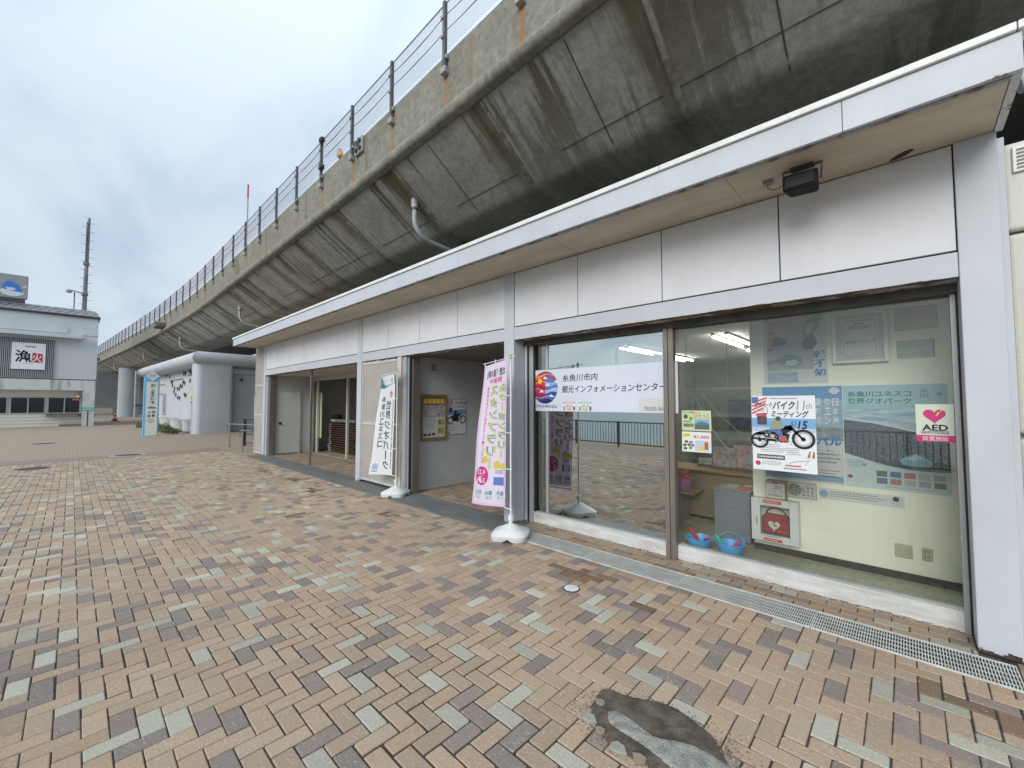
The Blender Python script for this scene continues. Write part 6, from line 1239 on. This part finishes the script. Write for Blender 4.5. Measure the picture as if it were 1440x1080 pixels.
# ================================================================== RESTAURANT at the left edge (front faces +X)
XR = -43.3
res = thing('restaurant_building', (-46.5, -3, 0), 'two-storey pale grey restaurant with a tiled roof edge at the left', 'building')
M_RES = surf('restaurant_wall', (.60, .625, .645), (.55, .575, .59), scale=.5, rough=.8, stretch=(1, 1, .6))
M_RESD = surf('stained_band', (.62, .63, .62), (.27, .27, .26), scale=1.4, rough=.85, stretch=(1, 1.6, .35), lo=.5, hi=.72)
MB().box(XR - 8, XR - .02, -14, 1.20, 3.36, 7.86).build('upper_storey', M_RES, res)
MB().box(XR - 8, XR, .54, 1.18, 0, 3.30).box(XR - 8, XR, -14, .539, 2.56, 3.30).build('lower_storey', M_RESD, res)
MB().box(XR - 8, XR - .04, -14, 1.19, 3.30, 3.36).build('groove', M_DARK, res)
MB().box(XR - .02, XR - .005, .42, 1.2, 6.545, 6.565).build('groove', plain('groove_line', (.12, .13, .13), .8), res)
MB().box(XR - 8, XR - .75, -14, .539, 0, 2.559).build('recess_wall', surf('siding', (.76, .75, .67), (.72, .71, .63), scale=.5, rough=.7), res)
for z in (.22, .44, .66): MB().box(XR - .748, XR - .735, -14, .53, z, z + .012).build('siding_joint', plain('siding_line', (.30, .30, .27), .8), res)
MB().box(XR - .02, XR + .55, -14, .40, 6.25, 6.50).build('ledge', M_RES, res, bevel=.02)
MB().box(XR - .02, XR + .06, -14, -.35, 6.62, 7.0).build('upper_band', M_RES, res)
# tiled roof edge
M_TILE = surf('roof_tile', (.27, .265, .285), (.20, .195, .21), scale=3, rough=.45)
rt = MB().box(XR - 8, XR + .10, -14, 1.28, 7.865, 7.95).build('roof', plain('eave_dark', (.05, .045, .05), .6), res)
MB().add([(XR + .12, -14, 7.96), (XR + .12, 1.30, 7.96), (XR - .75, 1.02, 8.52), (XR - .75, -14, 8.52), (XR - 8, 1.3, 7.96), (XR - 7, 1.02, 8.52), (XR - 7, -14, 8.52)], [(0, 1, 2, 3), (1, 4, 5, 2), (3, 2, 5, 6)]).build('roof_slope', M_TILE, rt)
tl = None
for r in range(4):
    for k in range(24):
        y = 1.06 - k * .42 - (.21 if r % 2 else 0) - r * .06
        t0, t1 = r / 4, (r + 1) / 4 - .01; xa, xb = XR + .13 - .87 * t0, XR + .13 - .87 * t1; za, zb = 7.975 + .56 * t0, 7.975 + .56 * t1
        if tl is None:
            mb = MB(); mb.add([(xa, y - .2, za + .035), (xa, y, za + .06), (xa, y + .2, za + .035), (xb, y - .2, zb), (xb, y, zb + .025), (xb, y + .2, zb), (xa, y - .2, za - .01), (xa, y + .2, za - .01)], [(0, 1, 4, 3), (1, 2, 5, 4), (6, 7, 2, 1, 0)]); tl = mb.build('roof_tile', M_TILE, rt); tbase = (xa, y, za)
        else: o = tl.copy(); COL.objects.link(o); o.parent = rt; o.location = (xa - tbase[0], y - tbase[1], za - tbase[2])
# slatted screen with the hanging sign
M_SLAT = plain('slat_grey', (.36, .38, .40), .6)
MB().box(XR - .019, XR - .004, -3.36, -.93, 3.42, 6.06).build('screen_back', M_DARK, res)
for k in range(30): y = -3.33 + k * .082; MB().box(XR - .003, XR + .06, y, y + .045, 3.42, 6.05).build('screen_slat', M_SLAT, res)
rs = MB().box(XR + .07, XR + .13, -2.85, -1.34, 3.95, 5.74).build('restaurant_sign', plain('rsign_white', (.82, .84, .84), .4)); tag(rs, 'square white restaurant sign with a black brush character and a red block', 'sign')
s = Sheet(rs, side_map(-2.85, 3.95, XR + .131), 1.51, 1.79); s.text('漁', .10, .26, .58, .72, (.015, .015, .018), 3, bold=.022); s.poly('red_block', [(.58, .27), (.93, .26), (.92, .60), (.62, .64)], (.55, .03, .06), 2); s.text('火', .60, .28, .91, .60, (.74, .74, .74), 4, bold=.02); s.lines('small_print', .38, .82, .74, .90, 1, (.1, .1, .1), 3, 101); s.lines('small_print', .36, .20, .74, .23, 1, (.1, .1, .1), 3, 102, .3)
# windows in the recess
for (y0, y1) in ((-4.6, -3.0), (-2.80, -1.30), (-1.10, .42)):
    w = MB().box(XR - .748, XR - .72, y0, y1, .98, 2.03).build('window', plain('rwin_dark', (.012, .013, .015), .12), res)
    MB().box(XR - .7195, XR - .68, y0 - .05, y0, .93, 2.08).box(XR - .7195, XR - .68, y1, y1 + .05, .93, 2.08).box(XR - .7195, XR - .68, y0, y1, 2.03, 2.08).box(XR - .7195, XR - .68, y0, y1, .93, .98).box(XR - .7195, XR - .69, (y0 + y1) / 2 - .03, (y0 + y1) / 2 + .03, .98, 2.03).build('frame', M_ALU, w)
MB().box(XR - .70, XR - .25, -1.25, .53, .84, .885).box(XR - .70, XR - .3, -1.15, -1.1, .70, .84).box(XR - .70, XR - .3, .4, .45, .70, .84).build('serving_ledge', plain('ledge_dark', (.10, .095, .09), .5), res)
gl_ = thing('globe_lamp', (XR - .6, .30, 2.05), 'white globe lamp in the restaurant window recess', 'lamp'); MB().lathe([(.01, 0), (.10, .04), (.13, .13), (.10, .22), (.02, .25)], (XR - .55, .32, 2.02), 16).build('globe', plain('globe_warm', (.85, .78, .62), .4), gl_, smooth=True); MB().box(XR - .73, XR - .50, .29, .35, 2.24, 2.30).build('arm', M_BLK, gl_)
o = MB().box(XR - .69, XR - .66, .02, .42, 1.84, 2.0).build('red_tag', plain('tag_red', (.5, .05, .06), .5)); tag(o, 'small red tag below the globe lamp', 'sign'); MB().box(XR - .659, XR - .656, .06, .38, 1.9, 1.95).build('lettering', plain('tag_w', (.6, .5, .5), .5), o)
gs = thing('green_arrow_sign', (XR + .5, .85, 0), 'narrow green sign on a dark post beside the restaurant corner', 'sign'); MB().box(XR + .40, XR + .46, .80, .88, 0, 1.1).build('post', plain('post_dark', (.08, .08, .08), .5), gs); MB().box(XR + .38, XR + .48, .48, 1.22, 1.09, 1.33).build('board', plain('board_green', (.05, .32, .22), .5), gs); MB().box(XR + .481, XR + .485, .52, 1.18, 1.15, 1.28).build('pale_band', plain('band_pale', (.30, .55, .44), .5), gs)
o = MB().box(XR - .70, XR - .30, -.55, .0, 0, .14).box(XR - .70, XR - .3, .05, .5, 0, .14).build('crate_pair', plain('crate_grey', (.17, .165, .15), .7)); tag(o, 'low grey blocks on the ground under the serving ledge', 'blocks')
# roof board with plates of fish
rb = thing('roof_board', (XR - .3, -5, 8.5), 'grey roof billboard with blue and red fish on white plates', 'billboard')
MB().box(XR - .35, XR - .12, -8.0, -2.30, 8.72, 10.33).build('panel', surf('billboard_grey', (.33, .335, .345), rough=.6), rb, bevel=.05); MB().box(XR - .30, XR - .15, -7.9, -2.4, 8.45, 8.72).build('skirt', plain('skirt_dark', (.06, .06, .065), .6), rb)
s = Sheet(rb, side_map(-8.0, 8.72, XR - .119), 5.7, 1.61)
for (u, c) in ((.88, (.06, .20, .62)), (.66, (.55, .10, .05))):
    s.disc('plate', u, .26, .52, (.68, .70, .70), 1, ry=.28); s.poly('fish_body', [(u - .085, .42), (u - .05, .66), (u - .01, .72), (u + .05, .58), (u + .075, .36), (u + .09, .26), (u + .0, .30), (u - .06, .34)], c, 3); s.poly('fish_belly', [(u - .055, .42), (u + .01, .44), (u + .03, .36), (u - .03, .30)], (.66, .68, .70), 4); s.poly('tail', [(u + .065, .46), (u + .10, .60), (u + .115, .56), (u + .10, .48)], (.55, .57, .58), 3)
# mast behind
ms = thing('mast', (-52, .5, 0), 'tall slender steel antenna mast rising behind the restaurant', 'mast')
M_MAST = surf('mast_grey', (.22, .22, .235), (.17, .17, .18), scale=1.2, rough=.6)
MB().tube([(-52, .50, 0), (-52, .5, 9), (-52, .51, 13), (-52, .56, 18)], [.18, .165, .14, .085], 14).build('shaft', M_MAST, ms, smooth=True)
for z in (11.2, 13.9): MB().cyl((-52, .5, z - .12), (-52, .5, z + .12), .21, n=16).build('collar', M_MAST, ms)
mb = MB()
for k in range(22): z = 9.5 + k * .38; mb.tube([(-51.9, .5, z), (-51.75, .5 + (.42 if k % 2 else -.36), z)], .018, 5)
mb.build('step_pegs', M_MAST, ms)['kind'] = 'stuff'
MB().box(-51.93, -51.86, .40, .46, 13.9, 17.6).build('cable_tray', M_MAST, ms)
MB().tube([(-51.8, .45, 11.2), (-51.6, -.3, 11.3), (-51.6, -.55, 11.25)], .06, 6).lathe([(.02, -.16), (.17, -.1), (.22, .04), (.17, .15), (.02, .2)], (-51.6, -.45, 11.2), 14).build('lamp', surf('mlamp', (.40, .41, .42), rough=.5), ms, smooth=True)
MB().tube([(-51.8, -.12, 9), (-51.8, -.12, 11.2)], .045, 6).build('conduit', M_MAST, ms)

# things under the far viaduct
cn = thing('traffic_cone', (-52.0, 2.75, 0), 'red and white traffic cone under the far end of the viaduct', 'traffic cone')
MB().box(-52.3, -51.7, 2.45, 3.05, 0, .05).build('base', plain('cone_base', (.12, .02, .02), .6), cn); MB().lathe([(.20, .05), (.16, .28)], (-52, 2.75, 0), 16).lathe([(.125, .44), (.095, .60)], (-52, 2.75, 0), 16).build('red_band', plain('cone_red', (.55, .06, .04), .5), cn, smooth=True); MB().lathe([(.16, .28), (.125, .44)], (-52, 2.75, 0), 16).lathe([(.095, .6), (.05, .78)], (-52, 2.75, 0), 16).build('white_band', plain('cone_white', (.7, .7, .7), .5), cn, smooth=True)
ff = thing('yard_fence', (-72, 6, 0), 'low dark rail fence in front of the round pier', 'fence')
mb = MB()
for z in (1.0, .55): mb.tube([(-70.5, 1.0, z), (-67.0, 8.5, z)], .03, 6)
mb.build('rails', plain('fence_dark', (.07, .075, .075), .6), ff)
for k in range(9): t = k / 8; MB().cyl((-70.5 + 3.5 * t, 1 + 7.5 * t, 0), (-70.5 + 3.5 * t, 1 + 7.5 * t, 1.02), .03, n=6).build('post', plain('fence_dark', (.07, .075, .075), .6), ff)
ss = thing('slatted_bench', (-62.5, 2.2, 0), 'pale slatted board bench under the far viaduct', 'bench')
MB().box(-62.6, -62.5, 1.2, 3.1, .55, 1.15).build('back_board', surf('bench_wood', (.46, .42, .34), rough=.7), ss)
for k in range(10): MB().box(-62.5, -62.42, 1.25 + k * .19, 1.32 + k * .19, 0, .55).build('slat', surf('bench_wood2', (.42, .40, .34), rough=.7), ss)
gs2 = thing('hanging_sign', (-66, 5.6, 0), 'narrow dark green sign on a post beside the round pier', 'sign'); MB().cyl((-66, 5.15, 0), (-66, 5.15, 5.5), .09, n=8).build('post', M_PIPE, gs2); MB().box(-66.05, -65.95, 5.0, 6.5, 1.25, 1.5).build('board', plain('board_dkgreen', (.03, .10, .08), .5), gs2)
o = MB().box(-61, -60.6, 5.9, 7.6, 0, .22).build('parking_block', surf('pblock', (.62, .62, .60), rough=.8), bevel=.03); tag(o, 'white concrete wheel block beyond the museum end', 'wheel stop')

# ================================================================== behind the viewer (seen in the window glass)
rl = thing('sea_railing', (-6, -5.6, 0), 'grey steel railing along the sea edge, reflected in the window', 'railing')
M_RAIL = plain('railing_grey', (.12, .125, .13), .5, .3)
P0, P1 = Vector((10, -3.2 + 0, 0)), Vector((-40, -6.9, 0)); P0 = Vector((6, -4.6, 0)); P1 = Vector((-30, -6.6, 0)); nn = 18
mb = MB()
for z in (.93, .12): mb.tube([tuple(P0 + Vector((0, 0, z))), tuple(P1 + Vector((0, 0, z)))], .025, 6)
mb.build('rails', M_RAIL, rl)
for k in range(nn + 1): p = P0.lerp(P1, k / nn); MB().box(p.x - .03, p.x + .03, p.y - .03, p.y + .03, 0, .96).build('post', M_RAIL, rl)
bar = None
for k in range(0, 288):
    p = P0.lerp(P1, (k + .5) / 288)
    if bar is None: bar = MB().box(p.x - .009, p.x + .009, p.y - .009, p.y + .009, .12, .93).build('bar', M_RAIL, rl); p00 = p.copy()
    else: o = bar.copy(); COL.objects.link(o); o.parent = rl; o.location = (p.x - p00.x, p.y - p00.y, 0)
# parked white car
car = thing('parked_car', (-3.3, -3.1, 0), 'small white car parked behind the viewer, reflected in the right pane', 'car')
M_CARW = plain('car_white', (.70, .71, .72), .25); M_CARG = plain('car_glass', (.02, .025, .03), .08)
def carm(u, v, d): return (d, -1.5 - u, v)
body = [(0, .25), (.05, .62), (.12, .80), (.80, .92), (1.3, 1.30), (3.1, 1.34), (3.32, 1.0), (3.36, .55), (3.3, .25)]
MB().prism(body, carm, -4.0, -2.6).build('body', M_CARW, car, bevel=.06, bseg=3)
MB().prism([(.84, .965), (1.25, 1.275), (1.24, 1.285), (.83, .975)], carm, -3.9, -2.7).build('windscreen', M_CARG, car)
for d0, d1 in ((-2.599, -2.585), (-4.015, -4.001)): MB().prism([(.98, .95), (1.40, 1.25), (2.95, 1.27), (3.1, .97)], carm, d0, d1).build('side_window', M_CARG, car)
for u in (.62, 2.65):
    for x in (-2.68, -3.92): w = MB().cyl((x - .09, -1.5 - u, .28), (x + .09, -1.5 - u, .28), .28, n=24).build('wheel', plain('tyre_black', (.02, .02, .02), .8), car, smooth=True); MB().cyl((x - .1, -1.5 - u, .28), (x + .1, -1.5 - u, .28), .16, n=16).build('rim', M_ALU, w)
MB().box(-3.75, -2.85, -1.499, -1.485, .34, .48).build('grille', plain('tyre_black', (.02, .02, .02), .8), car)
MB().box(-3.46, -3.14, -1.484, -1.478, .36, .46).build('number_plate', plain('plate_white', (.6, .6, .58), .5), car)
for x in (-3.86, -2.98): MB().box(x, x + .24, -1.56, -1.50, .62, .74).build('headlight', plain('headlight', (.6, .6, .6), .1), car)
